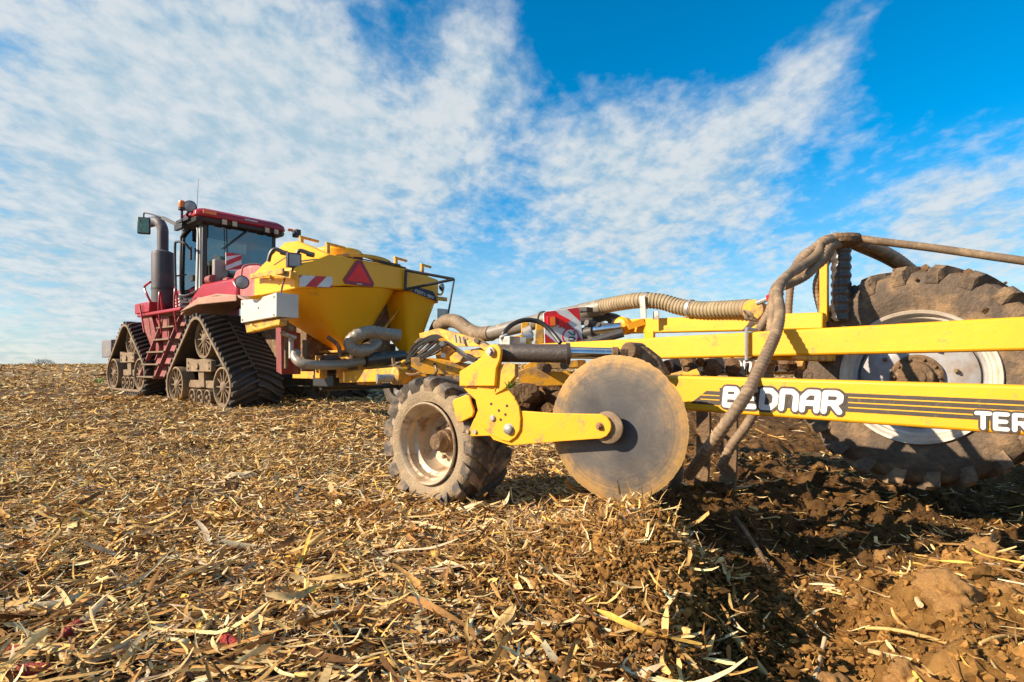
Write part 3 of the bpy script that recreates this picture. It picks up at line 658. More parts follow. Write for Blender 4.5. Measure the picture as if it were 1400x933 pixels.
track_unit(1.08, -2.1, -.11, 1.13, .42, 1.98, 1.0); track_unit(5.42, -2.1, .10, .98, .40, 1.82, .95)
# chassis
mb = MB(); mb.box(TF, (-.6, -1.95, .75), (2.2, -1.05, 1.7)); mb.box(TF, (2.1, -1.8, .9), (3.4, -1.2, 1.5)); mb.box(TF, (3.3, -1.95, .8), (7.0, -1.05, 1.75))
mb.box(TF, (-1.1, -1.7, .55), (-.5, -1.3, 1.5)); obj('chassis', mb, MUDS, tr, bevel=.03)
# front weight box
mb = MB(); mb.box(TF, (6.9, -2.5, 1.0), (7.72, -.10, 1.5)); mb.box(TF, (6.95, -1.9, 1.5), (7.4, -.3, 1.56)); mb.box(TF, (7.72, -.3, 1.2), (7.82, -.12, 1.33)); obj('front_weight', mb, material('grey_weight', (.22, .20, .20), .6, 0, DUST, .4, 4), tr, bevel=.02)
# engine hood
mb = MB(); mb.prism([TF(3.55, -.95, 1.7), TF(3.55, -.95, 2.85), TF(5.2, -.98, 2.8), TF(6.9, -1.0, 2.55), TF(7.25, -1.0, 2.2), TF(7.25, -1.0, 1.6)], -LF*1.1)
hood = obj('engine_hood', mb, RED, tr, bevel=.08)
mb = MB()
for k in range(4): mb.prism([TF(4.1, -.945, 2.38+.09*k), TF(4.1, -.945, 2.42+.09*k), TF(5.4, -.975, 2.35+.085*k), TF(5.4, -.975, 2.31+.085*k)], LF*.008)
obj('hood_stripe', mb, WHT, hood)
# side platform, bracket, ladder
mb = MB(); mb.box(TF, (2.25, -.95, 2.02), (4.95, -.12, 2.10)); mb.box(TF, (4.05, -.45, 2.10), (5.05, -.10, 2.36)); mb.box(TF, (2.3, -1.0, 1.9), (4.9, -.8, 2.03)); obj('side_platform', mb, RED, tr, bevel=.02)
mb = MB(); mb.prism([TF(5.05, -.2, 2.3), TF(4.4, -.2, 2.3), TF(3.72, -.2, 1.2), TF(3.78, -.2, 1.02), TF(4.1, -.2, 1.1), TF(4.9, -.2, 1.9)], -LF*.1)
mb.prism([TF(4.2, -.3, 2.05), TF(3.4, -.3, 2.05), TF(3.4, -.3, 1.2), TF(3.8, -.3, 1.1)], -LF*.5); obj('platform_bracket', mb, REDD, tr, bevel=.015)
lad = MB(); t0 = (3.45, 2.45); 
for xo in (0, 1.0): lad.prism([TF(2.72+xo, -.42, 2.05), TF(2.76+xo, -.42, 2.05), TF(3.26+xo, -.02, .45), TF(3.20+xo, -.02, .45)], LF*.10)
lo = obj('ladder', lad, REDD, tr, bevel=.006)
mb = MB(); mb.prism([TF(2.72, -.50, 2.05), TF(3.76, -.50, 2.05), TF(4.22, -.12, .45), TF(3.2, -.12, .45)], -LF*.02); obj('ladder_back_plate', mb, REDD, lo)
for k in range(6):
    z = .48+k*.30; f = (2.05-z)/1.6; x = 2.72+.48*f; y = -.42+.40*f
    mb = MB(); mb.box(TF, (x, y-.08, z), (x+1.05, y+.13, z+.035)); obj('ladder_step', mb, TAN, lo)
# handrails
mb = MB()
for x0 in (2.62, 3.55):
    mb.tube([TF(x0, -.2, 1.55), TF(x0, -.14, 2.1), TF(x0+.02, -.16, 2.50), TF(x0+.1, -.2, 2.58), TF(x0+.16, -.24, 2.5), TF(x0+.14, -.26, 2.1)], .022, 8)
mb.tube([TF(4.1, -.3, 2.05), TF(4.2, -.12, 2.5), TF(4.35, -.1, 2.72), TF(4.25, -.1, 2.78), TF(3.95, -.1, 2.83)], .026, 8); mb.tube([TF(4.3, -.08, 1.6), TF(4.55, -.06, 2.3)], .022, 8)
obj('red_handrail', mb, RED, tr)
# fuel tank / fender over rear track
mb = MB(); mb.prism([TF(2.95, -.55, 2.14), TF(2.95, -.55, 2.30), TF(2.45, -.55, 2.60), TF(2.2, -.55, 2.68), TF(.7, -.55, 2.66), TF(.5, -.55, 2.5), TF(.5, -.55, 2.16)], -LF*.65); obj('fuel_tank', mb, RED, tr, bevel=.07)
mb = MB(); mb.prism([TF(.9, -.62, 2.14), TF(.9, -.62, 2.62), TF(.72, -.62, 2.84), TF(.2, -.62, 2.88), TF(-.75, -.62, 2.8), TF(-.75, -.62, 2.14)], -LF*1.3); obj('rear_fuel_cell', mb, PINK, tr, bevel=.06)
mb = MB(); top = [(1.95, 1.93), (1.55, 2.08), (1.0, 2.20), (.2, 2.22), (-.7, 2.12), (-1.2, 1.95)]
mb.prism([TF(a, -.02, b) for a, b in top]+[TF(a, -.02, b-.05) for a, b in top[::-1]], -LF*.9)
mb.prism([TF(1.95, -.02, 1.95), TF(1.0, -.02, 2.2), TF(-.7, -.02, 2.12), TF(-.7, -.02, 2.0), TF(1.0, -.02, 2.05)], LF*.03)
obj('rear_fender', mb, material('tan_pink_fender', (.42, .20, .14), .65, 0, (.40, .27, .18), .6, 4, dirt2=.4), tr, bevel=.02)
for x in (2.05, 2.35): 
    mb = MB(); mb.cyl(TF(x, -.3, 1.85), TF(x, -.3, 2.12), .06, n=10); mb.cyl(TF(x, -.3, 1.72), TF(x, -.3, 1.85), .035, n=10); obj('rubber_mount', mb, DGR, tr)
# work lamp on the fender
def lamp(c, ax, r, d, m1, m2, par, square=False):
    ax = V(ax).normalized(); mb = MB(); c = V(c)
    if square: mb.bar(c-ax*d, c, r*2, r*1.9, UP)
    else: mb.lathe(c, ax, [(r*.55, -d), (r*.98, -d*.5), (r, 0), (r*.86, .003)], 20)
    h_ = obj('lamp_housing', mb, m1, par, bevel=.005 if square else 0)
    mb = MB()
    if square: mb.bar(c, c+ax*.006, r*1.6, r*1.5, UP)
    else: mb.lathe(c, ax, [(r*.85, .004), (r*.5, .014), (.01, .02)], 20)
    obj('lens', mb, m2, h_); return h_
BACK = -FW
lamp(TF(-.38, -.25, 2.42), BACK+LF*.6, .13, .1, DGR, LENS, tr)
mb = MB(); mb.tube([TF(-.3, -.28, 2.38), TF(-.3, -.30, 2.72), TF(-.36, -.45, 2.80), TF(-.42, -.62, 2.76), TF(-.4, -.62, 2.3)], .018, 8); obj('lamp_bracket', mb, PINK, tr)
# ---- cab
cab_o = MB()
CX0, CX1, CYL_, CYR = 2.2, 3.62, -.62, -2.22; CZ0, CZ1 = 2.45, 4.12
def post(a, b, w=.09): cab_o.bar(TF(*a), TF(*b), w, w, FW)
post((2.26, CYL_, 2.6), (2.24, CYL_, CZ1), .11); post((2.26, CYR, 2.6), (2.24, CYR, CZ1), .11); post((3.48, CYL_, 2.5), (3.36, CYL_, CZ1), .09); post((3.62, CYR, 2.5), (3.5, CYR, CZ1), .10)
post((2.2, CYL_, 2.62), (2.2, CYR, 2.62), .08); post((3.6, CYL_, 2.55), (3.6, CYR, 2.55), .08); cab_o.box(TF, (2.2, CYR, 2.3), (3.6, CYL_, 2.5))
cab = obj('cab', cab_o, BLK, tr, bevel=.012)
mb = MB(); mb.prism([TF(2.32, CYL_+.02, 2.62), TF(2.32, CYL_+.02, 4.08), TF(3.42, CYL_+.02, 4.08), TF(3.56, CYL_+.02, 2.62)], -LF*.012); obj('door_glass', mb, GLS, cab)
mb = MB(); mb.prism([TF(2.18, CYL_-.06, 2.68), TF(2.18, CYR+.06, 2.68), TF(2.16, CYR+.06, 4.1), TF(2.16, CYL_-.06, 4.1)], FW*.012); obj('rear_window', mb, GLS, cab)
mb = MB(); mb.prism([TF(3.64, CYL_-.06, 2.6), TF(3.64, CYR+.06, 2.6), TF(3.55, CYR+.06, 4.1), TF(3.55, CYL_-.06, 4.1)], -FW*.012); obj('windscreen', mb, GLS, cab)
mb = MB(); mb.prism([TF(2.32, CYR, 2.62), TF(2.32, CYR, 4.08), TF(3.42, CYR, 4.08), TF(3.56, CYR, 2.62)], -LF*.012); obj('side_window', mb, GLS, cab)
# door frame and pale inner pillar
mb = MB(); dp = [(2.44, 2.62), (2.52, 2.52), (3.30, 2.48), (3.44, 2.7), (3.40, 3.7), (3.30, 3.98), (2.46, 4.03)]
mb.tube([TF(a, CYL_+.05, b) for a, b in dp+[dp[0]]], .032, 8, smooth=4); dr = obj('door_frame', mb, BLK, cab)
mb = MB(); mb.prism([TF(2.34, CYL_+.035, 2.55), TF(2.60, CYL_+.035, 2.55), TF(2.50, CYL_+.035, 4.0), TF(2.33, CYL_+.035, 4.05)], LF*.02); obj('door_panel', mb, material('pale_grey_panel', (.50, .52, .52), .35), cab)
mb = MB(); mb.box(TF, (2.75, CYL_+.06, 3.3), (2.82, CYL_+.10, 3.6)); mb.box(TF, (2.62, CYL_+.05, 2.78), (2.78, CYL_+.10, 2.92)); obj('door_handle', mb, BLK, dr)
# roof
def roofsec(z, e, lf=.0): return [TF(2.02-e, CYL_+.10+e*.5, z), TF(2.12-e, CYL_+.22+e, z), TF(2.95+e, CYL_+.20+e, z), TF(3.65+e, CYL_-.15, z), TF(3.75+e, CYR+.1, z), TF(3.6+e, CYR-.22-e, z), TF(2.12-e, CYR-.22-e, z), TF(2.02-e, CYR-.10-e*.5, z)]
def loft(secs):
    mb = MB(); n = len(secs[0])
    for s_ in secs: mb.v += s_
    for j in range(len(secs)-1):
        for i_ in range(n): mb.f.append([j*n+i_, j*n+(i_+1) % n, (j+1)*n+(i_+1) % n, (j+1)*n+i_])
    mb.f.append(list(range(n))[::-1]); mb.f.append([(len(secs)-1)*n+i_ for i_ in range(n)]); return mb
obj('roof_lining', loft([roofsec(4.06, -.12), roofsec(4.10, .0), roofsec(4.19, .02)]), BLK, cab, bevel=.01)
rf = obj('cab_roof', loft([roofsec(4.193, -.01), roofsec(4.24, .03), roofsec(4.35, .01), roofsec(4.42, -.10), roofsec(4.455, -.40)]), RED, cab, bevel=.015, smooth=60)
for yy in (-.95, -1.18, -1.95, -2.18): lamp(TF(1.98, yy, 4.15), BACK, .07, .06, BLK, AMB, cab, True)
mb = MB(); mb.box(TF, (1.985, -.78, 4.27), (2.03, -.50, 4.34)); obj('side_marker', mb, ORG, cab)
mb = MB(); mb.box(TF, (1.985, -2.62, 4.24), (2.03, -2.50, 4.30)); obj('side_marker', mb, ORG, cab)
mb = MB(); mb.box(TF, (1.99, -1.72, 4.30), (2.005, -1.42, 4.325)); obj('roof_plate', mb, WHT, cab)
mb = MB(); mb.box(TF, (1.9, -2.78, 4.12), (2.1, -2.66, 4.30)); obj('roof_corner_lamp', mb, BLK, cab)
# beacon, antenna, front roof lamp
mb = MB(); mb.cyl(TF(2.8, -.36, 4.18), TF(2.8, -.36, 4.5), .03, n=8); mb.box(TF, (2.7, -.6, 4.16), (2.9, -.32, 4.22)); mb.lathe(TF(2.8, -.36, 4.45), UP, [(.075, 0), (.075, .06)], 16); bs = obj('beacon_post', mb, BLK, tr)
mb = MB(); mb.lathe(TF(2.8, -.36, 4.51), UP, [(.07, 0), (.075, .08), (.06, .15), (.03, .165)], 18); obj('beacon', mb, ORG, bs)
mb = MB(); mb.cyl(TF(2.6, -.6, 4.35), TF(2.55, -.62, 5.2), .006, .003, 6); obj('antenna', mb, BLK, tr)
lamp(TF(2.28, -.34, 4.44), BACK+LF*.5, .13, .12, BLK, LENS, tr)
mb = MB(); mb.tube([TF(2.5, -.42, 4.22), TF(2.4, -.32, 4.27), TF(2.36, -.34, 4.33)], .03, 8); mb.box(TF, (2.4, -.50, 4.16), (3.1, -.34, 4.24)); mb.box(TF, (2.75, -.42, 4.02), (3.2, -.34, 4.16)); obj('roof_bracket', mb, BLK, tr, bevel=.02)
# mirrors
mb = MB(); mb.bar(TF(3.1, -.42, 4.13), TF(3.55, -.22, 4.37), .07, .07, UP); mb.tube([TF(3.5, -.24, 4.36), TF(3.98, -.03, 4.52), TF(4.07, .0, 4.51), TF(4.08, .0, 4.36)], .018, 8); ma = obj('mirror_arm', mb, BLK, tr)
mc = TF(4.08, .0, 4.22); mb = MB(); nf = (BACK+LF*.55).normalized(); mb.bar(mc+nf*-.06, mc+nf*.03, .40, .27, UP); mh = obj('mirror', mb, BLK, ma, bevel=.03)
mb = MB(); mb.bar(mc+nf*.031, mc+nf*.036, .35, .22, UP); obj('mirror_glass', mb, MIR, mh)
mb = MB(); mb.tube([TF(2.5, -.42, 3.5), TF(2.5, -.3, 3.62), TF(2.9, -.3, 3.70), TF(3.02, -.3, 3.62), TF(3.0, -.3, 2.9), TF(2.9, -.3, 2.45), TF(2.6, -.4, 2.3)], .026, 8)
mb.tube([TF(3.0, -.3, 2.9), TF(2.9, -.5, 2.95)], .018, 8, 0); obj('black_handrail', mb, BLK, tr)
c2 = TF(2.0, -2.2, 3.6)
mb = MB(); mb.tube([TF(3.6, -2.6, 3.9), TF(3.7, -2.9, 3.85), TF(3.7, -2.95, 3.7)], .02, 8); ma = obj('mirror_arm', mb, BLK, tr); mb = MB(); c3 = TF(3.7, -2.95, 3.5); mb.bar(c3, c3+BACK*.06, .45, .3, UP); obj('mirror', mb, BLK, ma, bevel=.02)
# exhaust
ex = TF(4.50, -.55, 0)
mb = MB(); mb.lathe(ex, UP, [(.20, 2.1), (.245, 2.2), (.25, 2.25), (.25, 3.50), (.235, 3.56), (.14, 3.60), (.12, 3.62)], 32); e0 = obj('exhaust_stack', mb, EXH, tr)
mb = MB(); mb.tube([ex+UP*3.58, ex+UP*3.95, ex+UP*4.15+FW*.02, ex+UP*4.32+FW*.14+LF*.03, ex+UP*4.38+FW*.34+LF*.06, ex+UP*4.38+FW*.66+LF*.12], .125, 18); obj('exhaust_elbow', mb, EXH, e0)
mb = MB(); mb.lathe(ex, UP, [(.254, 2.62), (.258, 2.66), (.254, 2.70)], 32, caps=False); obj('exhaust_band', mb, DGR, e0)
# inside the cab and behind it
mb = MB(); mb.box(TF, (2.75, -1.95, 2.5), (3.2, -1.35, 2.95)); mb.prism([TF(2.75, -1.4, 2.9), TF(2.88, -1.4, 2.9), TF(2.72, -1.4, 3.6), TF(2.62, -1.4, 3.6)], -LF*.5); obj('driver_seat', mb, SEATM, cab, bevel=.06)
mb = MB(); mb.box(TF, (3.3, -2.0, 2.5), (3.6, -1.2, 3.1)); mb.tube(disc_pts(TF(3.2, -1.65, 3.2), (FW*.8+UP*.5), .2, 20)+disc_pts(TF(3.2, -1.65, 3.2), (FW*.8+UP*.5), .2, 20)[:1], .018, 6, 0); obj('steering_console', mb, SEATM, cab, bevel=.01)
mb = MB(); mb.box(TF, (2.35, -1.05, 2.5), (2.75, -.7, 3.15)); mb.box(TF, (2.35, -2.4, 2.5), (2.7, -1.2, 2.85)); obj('cab_interior', mb, SEATM, cab, bevel=.03)
mb = MB(); mb.bar(TF(2.1, -1.55, 4.08), TF(2.12, -1.0, 3.55), .03, .03, UP); mb.bar(TF(2.1, -1.05, 4.05), TF(2.12, -1.08, 3.3), .018, .018, UP); obj('window_wiper', mb, BLK, cab)
mb = MB(); mb.box(TF, (1.95, -1.02, 2.45), (2.1, -.72, 3.25)); obj('grey_service_panel', mb, material('dust_grey_panel', (.30, .25, .22), .6, 0, DUST, .5, 6), tr, bevel=.03)
mb = MB(); mb.box(TF, (1.86, -1.28, 3.0), (1.88, -.93, 3.42)); wp = obj('warning_board', mb, WHT, tr)
mb = MB()
for a in (-.10, .12, .34):
    pts = []
    y0, z0_ = -.93, 3.0; w_, h_ = .35, .42
    def cl(y, z): return TF(1.857, y0-min(max(y, 0), w_), z0_+min(max(z, 0), h_))
    mb.prism([cl(0, a-.02), cl(0, a+.09), cl(w_, a+.09+.2), cl(w_, a-.02+.2)], BACK*.003)
obj('red_stripe', mb, REFR, wp)
mb = MB(); r2_ = random.Random(3)
for k in range(46):
    a = (r2_.uniform(1.75, 2.1), r2_.uniform(-2.2, -.95), r2_.uniform(2.3, 2.95)); s_ = r2_.uniform(.02, .09); mb.box(TF, a, (a[0]+s_, a[1]+s_*r2_.uniform(.6, 3), a[2]+s_*r2_.uniform(.5, 1.3)))
for k in range(9):
    y = -1.0-.14*k; mb.tube([TF(1.9, y, 2.35), TF(1.75, y-.05, 2.6), TF(1.7, y+r2_.uniform(-.3, .3), 2.5), TF(1.2, y-.2, 2.3)], .018, 6)
obj('rear_hydraulics', mb, CLUT, tr, bevel=.005)
mb = MB(); mb.tube([TF(1.7, -1.05, 2.5), TF(1.65, -1.4, 2.62), TF(1.66, -1.9, 2.55)], .045, 8); obj('yellow_coupling', mb, YELM, tr)
mb = MB(); mb.cyl(TF(2.0, -.62, 2.74), TF(1.75, -.62, 2.74), .10, n=16); mb.cyl(TF(1.95, -.95, 2.76), TF(1.7, -.95, 2.72), .09, n=16); obj('air_canister', mb, REDD, tr)
# ================================================================== HOPPER CART
CO_ = V((-2.16, 8.0, 0)); RT = V((.64, .77, 0)).normalized()
def C(t, s, z): return CO_+RT*t+FW*s+UP*z           # t across to the right, s forward, z up
CF0 = Frame(C(0, 0, 0), RT, FW)
ct = thing('hopper_cart', C(.3, .8, .12), 'yellow twin fertiliser hopper with a red warning triangle, coupled behind the red tractor', 'hopper')
secs = []
def sec(s, tl, zb, zs, tt, zt, tr_, zr, tm=.2, zm=1.95):
    zc = zt-.24*min(1, s/.8)
    return [C(tl, s, zb), C(tl, s, zs), C(tt, s, zt), C(.86, s, zc-.005), C(tr_, s, zr), C(tr_, s, zb+.02), C(.9, s, zm+.045), C(-.2, s, zm-.01)]
tank = loft([sec(0, -.95, 1.82, 2.09, -.46, 2.33, 1.53, 2.22), sec(.8, -.96, 1.80, 2.13, -.46, 2.63, 1.53, 2.3), sec(1.15, -.92, 1.80, 2.14, -.46, 2.66, 1.5, 2.3), sec(1.38, -.72, 1.80, 2.10, -.40, 2.60, 1.3, 2.25), sec(1.5, -.45, 1.84, 2.05, -.2, 2.45, 1.1, 2.2)])
tk = obj('tank', tank, YTANK, ct, bevel=.018, smooth=30)
# hoppers below
def ringpts(t0, t1, z0, z1, zm, s0, s1, tm): return [C(t0, s0, z0), C(tm, s0, zm), C(t1, s0, z1), C(t1, s1, z1), C(tm, s1, zm), C(t0, s1, z0)]
def hopper(t0, t1, z0, z1, zm, tm, ta, sa, za, wa, s0=.004, s1=1.3, wr=.30):
    """funnel from the tank edge down to a small outlet, with softly folded corners"""
    mb = MB(); top = []
    n = 20
    for k in range(n+1):
        f = k/n; t = t0+(t1-t0)*f; z = z0+(z1-z0)*f+zm*math.sin(math.pi*f); top.append(C(t, s0+wr*abs(2*f-1)**5, z))
    for k in range(n+1):
        f = 1-k/n; t = t0+(t1-t0)*f; z = z0+(z1-z0)*f+zm*math.sin(math.pi*f); top.append(C(t, s1, z))
    bot = []
    for k in range(n+1): bot.append(C(ta-wa+2*wa*k/n, sa-wa+wa*.5*abs(2*k/n-1)**4, za))
    for k in range(n+1): bot.append(C(ta+wa-2*wa*k/n, sa+wa, za))
    m = len(top); mb.v = top+bot; mb.f = [[i_, (i_+1) % m, m+(i_+1) % m, m+i_] for i_ in range(m)]+[list(range(m))[::-1], [m+i_ for i_ in range(m)]]
    return mb
hp = obj('hopper_funnel', hopper(-.95, .86, 1.82, 1.985, .035, 0, .16, .5, 1.05, .12), YTANK, ct, smooth=50)
hp2 = obj('hopper_funnel', hopper(.872, 1.53, 1.985, 1.84, .02, 0, 1.22, .35, 1.05, .10, wr=.10), YTANK, ct, smooth=50)
mb = MB(); mb.prism([C(.13, .36, 1.05), C(-.12, .34, 1.28), C(-.1, .33, 1.30), C(.02, .34, 1.13)], FW*.02); mb.box(Frame(C(0, 0, 0), RT, FW), (-.12, .25, 1.03), (1.55, .95, 1.06)); mb.cyl(C(.45, .22, 1.24), C(.45, .30, 1.24), .045, n=12)
obj('outlet_gusset', mb, YELM, ct)
mb = MB(); mb.box(Frame(C(0, 0, 0), RT, FW), (-.02, .262, 1.20), (.03, .27, 1.27)); obj('red_tag', mb, REFR, ct)
# SMV triangle
QF = Frame(C(0, 0, 0), RT, UP, -FW)      # x right, y up, z towards the rear
tc_ = C(.02, 0, 0)
def q(t, z, o=.0): return C(t, -o, z)
tri = [(-.215, 1.965), (-.255, 2.015), (-.04, 2.315), (.045, 2.325), (.255, 2.02), (.235, 1.965)]
mb = MB(); mb.prism([q(a, b, .006) for a, b in tri], -FW*.012); wt = obj('warning_triangle', mb, TRID, ct)
mb = MB(); mb.prism([q(-.20, 2.01, .019), q(0, 2.285, .019), q(.20, 2.015, .019)], -FW*.003); obj('red_field', mb, TRI, wt)
mb = MB(); mb.prism([q(-.04, 1.978, .0185), q(-.04, 1.988, .0185), q(.05, 1.992, .0185), q(.05, 1.982, .0185)], -FW*.002); obj('small_print', mb, WHT, wt)
# striped strip
mb = MB(); SX0, SX1, SZ0, SZ1 = -.90, -.42, 1.865, 2.00
mb.prism([q(SX0, SZ0-.01, .004), q(SX1, SZ0+.03, .004), q(SX1, SZ1+.035, .004), q(SX0, SZ1, .004)], -FW*.006); sp = obj('striped_reflector', mb, WHT, ct)
mb = MB()
def sq(u, v): return q(SX0+(SX1-SX0)*u, SZ0-.01+(SZ1-SZ0+.01)*v+.035*u, .0105)
mb.prism([sq(0, .72), sq(0, 1), sq(.09, 1)], -FW*.002); mb.prism([sq(.17, 0), sq(.50, 0), sq(.82, 1), sq(.48, 1)], -FW*.002); mb.prism([sq(.90, 0), sq(1, 0), sq(1, .32)], -FW*.002)
obj('red_stripe', mb, REFR, sp)
# dark name label
mb = MB(); LZ = 1.93
a0, a1 = .97, 1.50
mb.prism([q(a0-.03, LZ+.05, .004), q(a0+.1, LZ+.13, .004), q(a1-.1, LZ+.09, .004), q(a1, LZ-.02, .004), q(a1-.02, LZ-.06, .004), q(a0+.1, LZ+.02, .004)], -FW*.006); lb = obj('name_label', mb, NAVY, ct)
ux = (q(a1, LZ-.03)-q(a0, LZ+.075)).normalized(); mb = letters('FERTI-BOX', q(a0+.06, LZ+.045, .0105), ux, UP, .042, .040, .008, .002, -FW, .05, 1.12); obj('lettering', mb, LWHT, lb)
# lids and hinges on the roof
mb = MB(); n_ = 24
for tcx, scx, zz_ in ((.32, .30, 2.315),):
    arc = [C(tcx+.50*math.cos(R(180-180*k/n_)), scx+.05-.26*math.sin(R(180*k/n_)), zz_+.03+.055*math.sin(R(180*k/n_))) for k in range(n_+1)]
    mb.v = []; mb.f = []
    mb.add([p for p in arc]+[p+UP*.05 for p in arc]+[C(tcx, scx+.45, zz_+.26)], [[i_, i_+1, n_+2+i_, n_+1+i_] for i_ in range(n_)]+[[n_+1+i_, n_+2+i_, 2*n_+2] for i_ in range(n_)])
obj('tank_lid', mb, YELM, ct, smooth=60)
mb = MB()
for tc0, zc0 in ((.15, 2.42), (.95, 2.30)): mb.lathe(C(tc0, .72, zc0), UP, [(.36, 0), (.36, .12), (.33, .15), (.1, .165), (.001, .165)], 28)
obj('filling_lid', mb, YTANK, ct, bevel=.01)
mb = MB(); mb.tube([q(-.1, 2.345, .0), q(.3, 2.337, .01), q(.85, 2.325, .0)], .010, 6); mb.bar(C(.42, .1, 2.385), C(.72, -.03, 2.345), .02, .02, UP); obj('roof_seal', mb, BLK, ct)
def latch(px, py, d, s=1):
    p = P(px, py, d); mb = MB(); mb.bar(p-UP*.14, p+UP*.05, .05, .05, RT); mb.bar(p+UP*.05-RT*.03, p+UP*.03+RT*.28*s, .035, .035, UP); mb.bar(p-UP*.14-RT*.08, p-UP*.14+RT*.12, .04, .03, UP); obj('lid_latch', mb, YELM, ct, bevel=.006)
latch(412, 329, 8.3); latch(448, 338, 8.0); latch(541, 357, 9.0, .8); latch(577, 366, 9.4, .7)
# black grab handles on the left slope
def handle(a, b, c, d, depth):
    mb = MB(); mb.tube([P(*a, depth), P(*b, depth), P(*c, depth), P(*d, depth)], .028, 8); mb.cyl(P(*d, depth)+V((-.03, 0, 0)), P(*d, depth)+V((.06, 0, -.02)), .034, n=8); obj('grab_handle', mb, BLK, ct)
handle((367, 358), (370, 347), (376, 341), (387, 345), 7.75); handle((404, 356), (407, 346), (411, 343), (423, 347), 7.45)
# work light
lamp(P(403, 356, 7.3), BACK+LF*.15, .095, .07, DGR, LENS, ct, True)
mb = MB(); mb.tube([P(403, 366, 7.32), P(397, 374, 7.3), P(392, 378, 7.25)], .02, 8); mb.tube([P(390, 378, 7.25), P(386, 392, 7.2), P(384, 402, 7.1)], .012, 6); obj('lamp_bracket', mb, MUDS, ct)
# step rail on the left
mb = MB(); Lf_ = Frame(C(-.96, 0, 0), FW, -RT)
mb.bar(P(349, 379, 7.9)+LF*.06, P(398, 372, 7.15)+LF*.1, .07, .03, UP); mb.bar(P(376, 374, 7.3), P(402, 377, 7.12), .09, .10, UP); mb.bar(P(372, 384, 7.5), P(372, 376, 7.5), .05, .05, RT); obj('side_step_rail', mb, YELM, ct, bevel=.008)
# white steel box on the left
wb0 = P(378, 400, 6.9); 
def WB(s, t, z): return V((-2.856, 6.9, 0))+FW*s+RT*t+UP*z
mb = MB(); prof = [(0, 1.727), (.34, 1.70), (.40, 1.66), (.50, 1.63), (.58, 1.645), (.62, 1.69), (.93, 1.70), (.93, 1.40), (.0, 1.434)]
mb.prism([WB(a, 0, b) for a, b in prof], RT*.29); wb = obj('white_side_box', mb, GALV, ct, bevel=.006)
mb = MB()
for a, b in ((.06, 1.68), (.06, 1.46), (.88, 1.65), (.88, 1.44), (.45, 1.57)): mb.cyl(WB(a, -.012, b), WB(a, .0, b), .012, n=8)
obj('bolt', mb, STL, wb)
mb = MB(); mb.prism([WB(.93, .05, 1.40), WB(0, .05, 1.42), WB(.03, .05, 1.33), WB(.88, .05, 1.27)], RT*.1); mb.tube([WB(.7, .03, 1.36), WB(.5, .0, 1.30), WB(.2, .03, 1.33), WB(.02, .1, 1.36)], .03, 8); obj('lower_skirt', mb, YELM, ct, bevel=.01)
# air pipes and big bent hose
mb = MB(); mb.tube([P(546, 459, 8.0), P(528, 457, 7.9), P(507, 454, 7.8), P(490, 458, 7.7), P(480, 466, 7.7), P(480, 475, 7.7), P(490, 480, 7.75), P(503, 477, 7.9), P(514, 469, 8.3)], .088, 16, rib=.03, pitch=.05); obj('bent_air_hose', mb, PIPE, ct)
mb = MB(); mb.tube([P(405, 481, 7.4), P(404, 489, 7.35), P(411, 496, 7.3), P(428, 499, 7.35), P(462, 499, 7.7), P(497, 494, 8.0)], .062, 14); obj('lower_air_pipe', mb, PIPE, ct)
mb = MB(); mb.cyl(P(498, 493, 8.0), P(532, 488, 8.35), .10, n=18); mb.cyl(P(530, 489, 8.33), P(551, 486, 8.6), .085, n=18); mb.cyl(P(442, 496, 7.7), P(456, 495, 7.8), .10, n=16); obj('pipe_coupling', mb, SHP, ct)
mb = MB(); mb.box(Frame(C(0, 0, 0), RT, FW), (-.02, .28, .90), (.38, .68, 1.03)); mb.cyl(C(.05, .2, 1.0), C(.05, .2, .78), .07, n=12); mb.cyl(C(.22, .2, .98), C(.5, .2, .98), .06, n=12); mb.tube([C(-.55, -.1, 1.22), C(-.4, -.12, 1.1), C(-.38, -.12, .95)], .03, 8); mb.box(Frame(C(0, 0, 0), RT, FW), (-.3, .3, .82), (-.1, .4, 1.0)); obj('metering_unit', mb, MUDS, ct, bevel=.01)
mb = MB(); mb.box(CF0, (-.15, 1.1, .75), (1.40, 1.4, 1.9)); mb.box(CF0, (.62, .55, 1.06), (1.0, 1.1, 1.85)); obj('dark_bulkhead', mb, MUDS, ct, bevel=.02)
mb = MB(); mb.box(Frame(C(0, 0, 0), RT, FW), (1.1, .3, .9), (1.45, .7, 1.03)); obj('outlet_box', mb, MUDS, ct, bevel=.01)
# chassis
CF = Frame(C(0, 0, 0), RT, FW)
mb = MB(); mb.box(CF, (.02, .25, .60), (1.0, .42, .84)); mb.box(CF, (-.02, .22, .76), (.06, .5, 1.0)); mb.box(CF, (.60, .30, .84), (.66, .45, 1.05)); mb.box(CF, (.32, .22, .55), (.58, .5, .60))
mb.box(CF, (.35, -.8, .62), (.65, 2.4, .80)); mb.box(CF, (1.35, .3, .62), (1.42, .5, 1.05)); mb.box(CF, (-.42, .3, .66), (-.30, .42, .98)); mb.box(CF, (.0, .42, .66), (1.4, .56, .80))
obj('chassis_frame', mb, YELM, ct, bevel=.01)
mb = MB()
for t in (-.8, 1.35): mb.cyl(C(t, .5, .8), C(t, .5, 1.9), .03, n=8)
mb.cyl(C(-.7, .2, .9), C(-.7, .2, 1.18), .035, n=8); mb.box(CF, (-.3, .8, .85), (1.3, 1.3, 1.2)); obj('support_leg', mb, MUDS, ct)
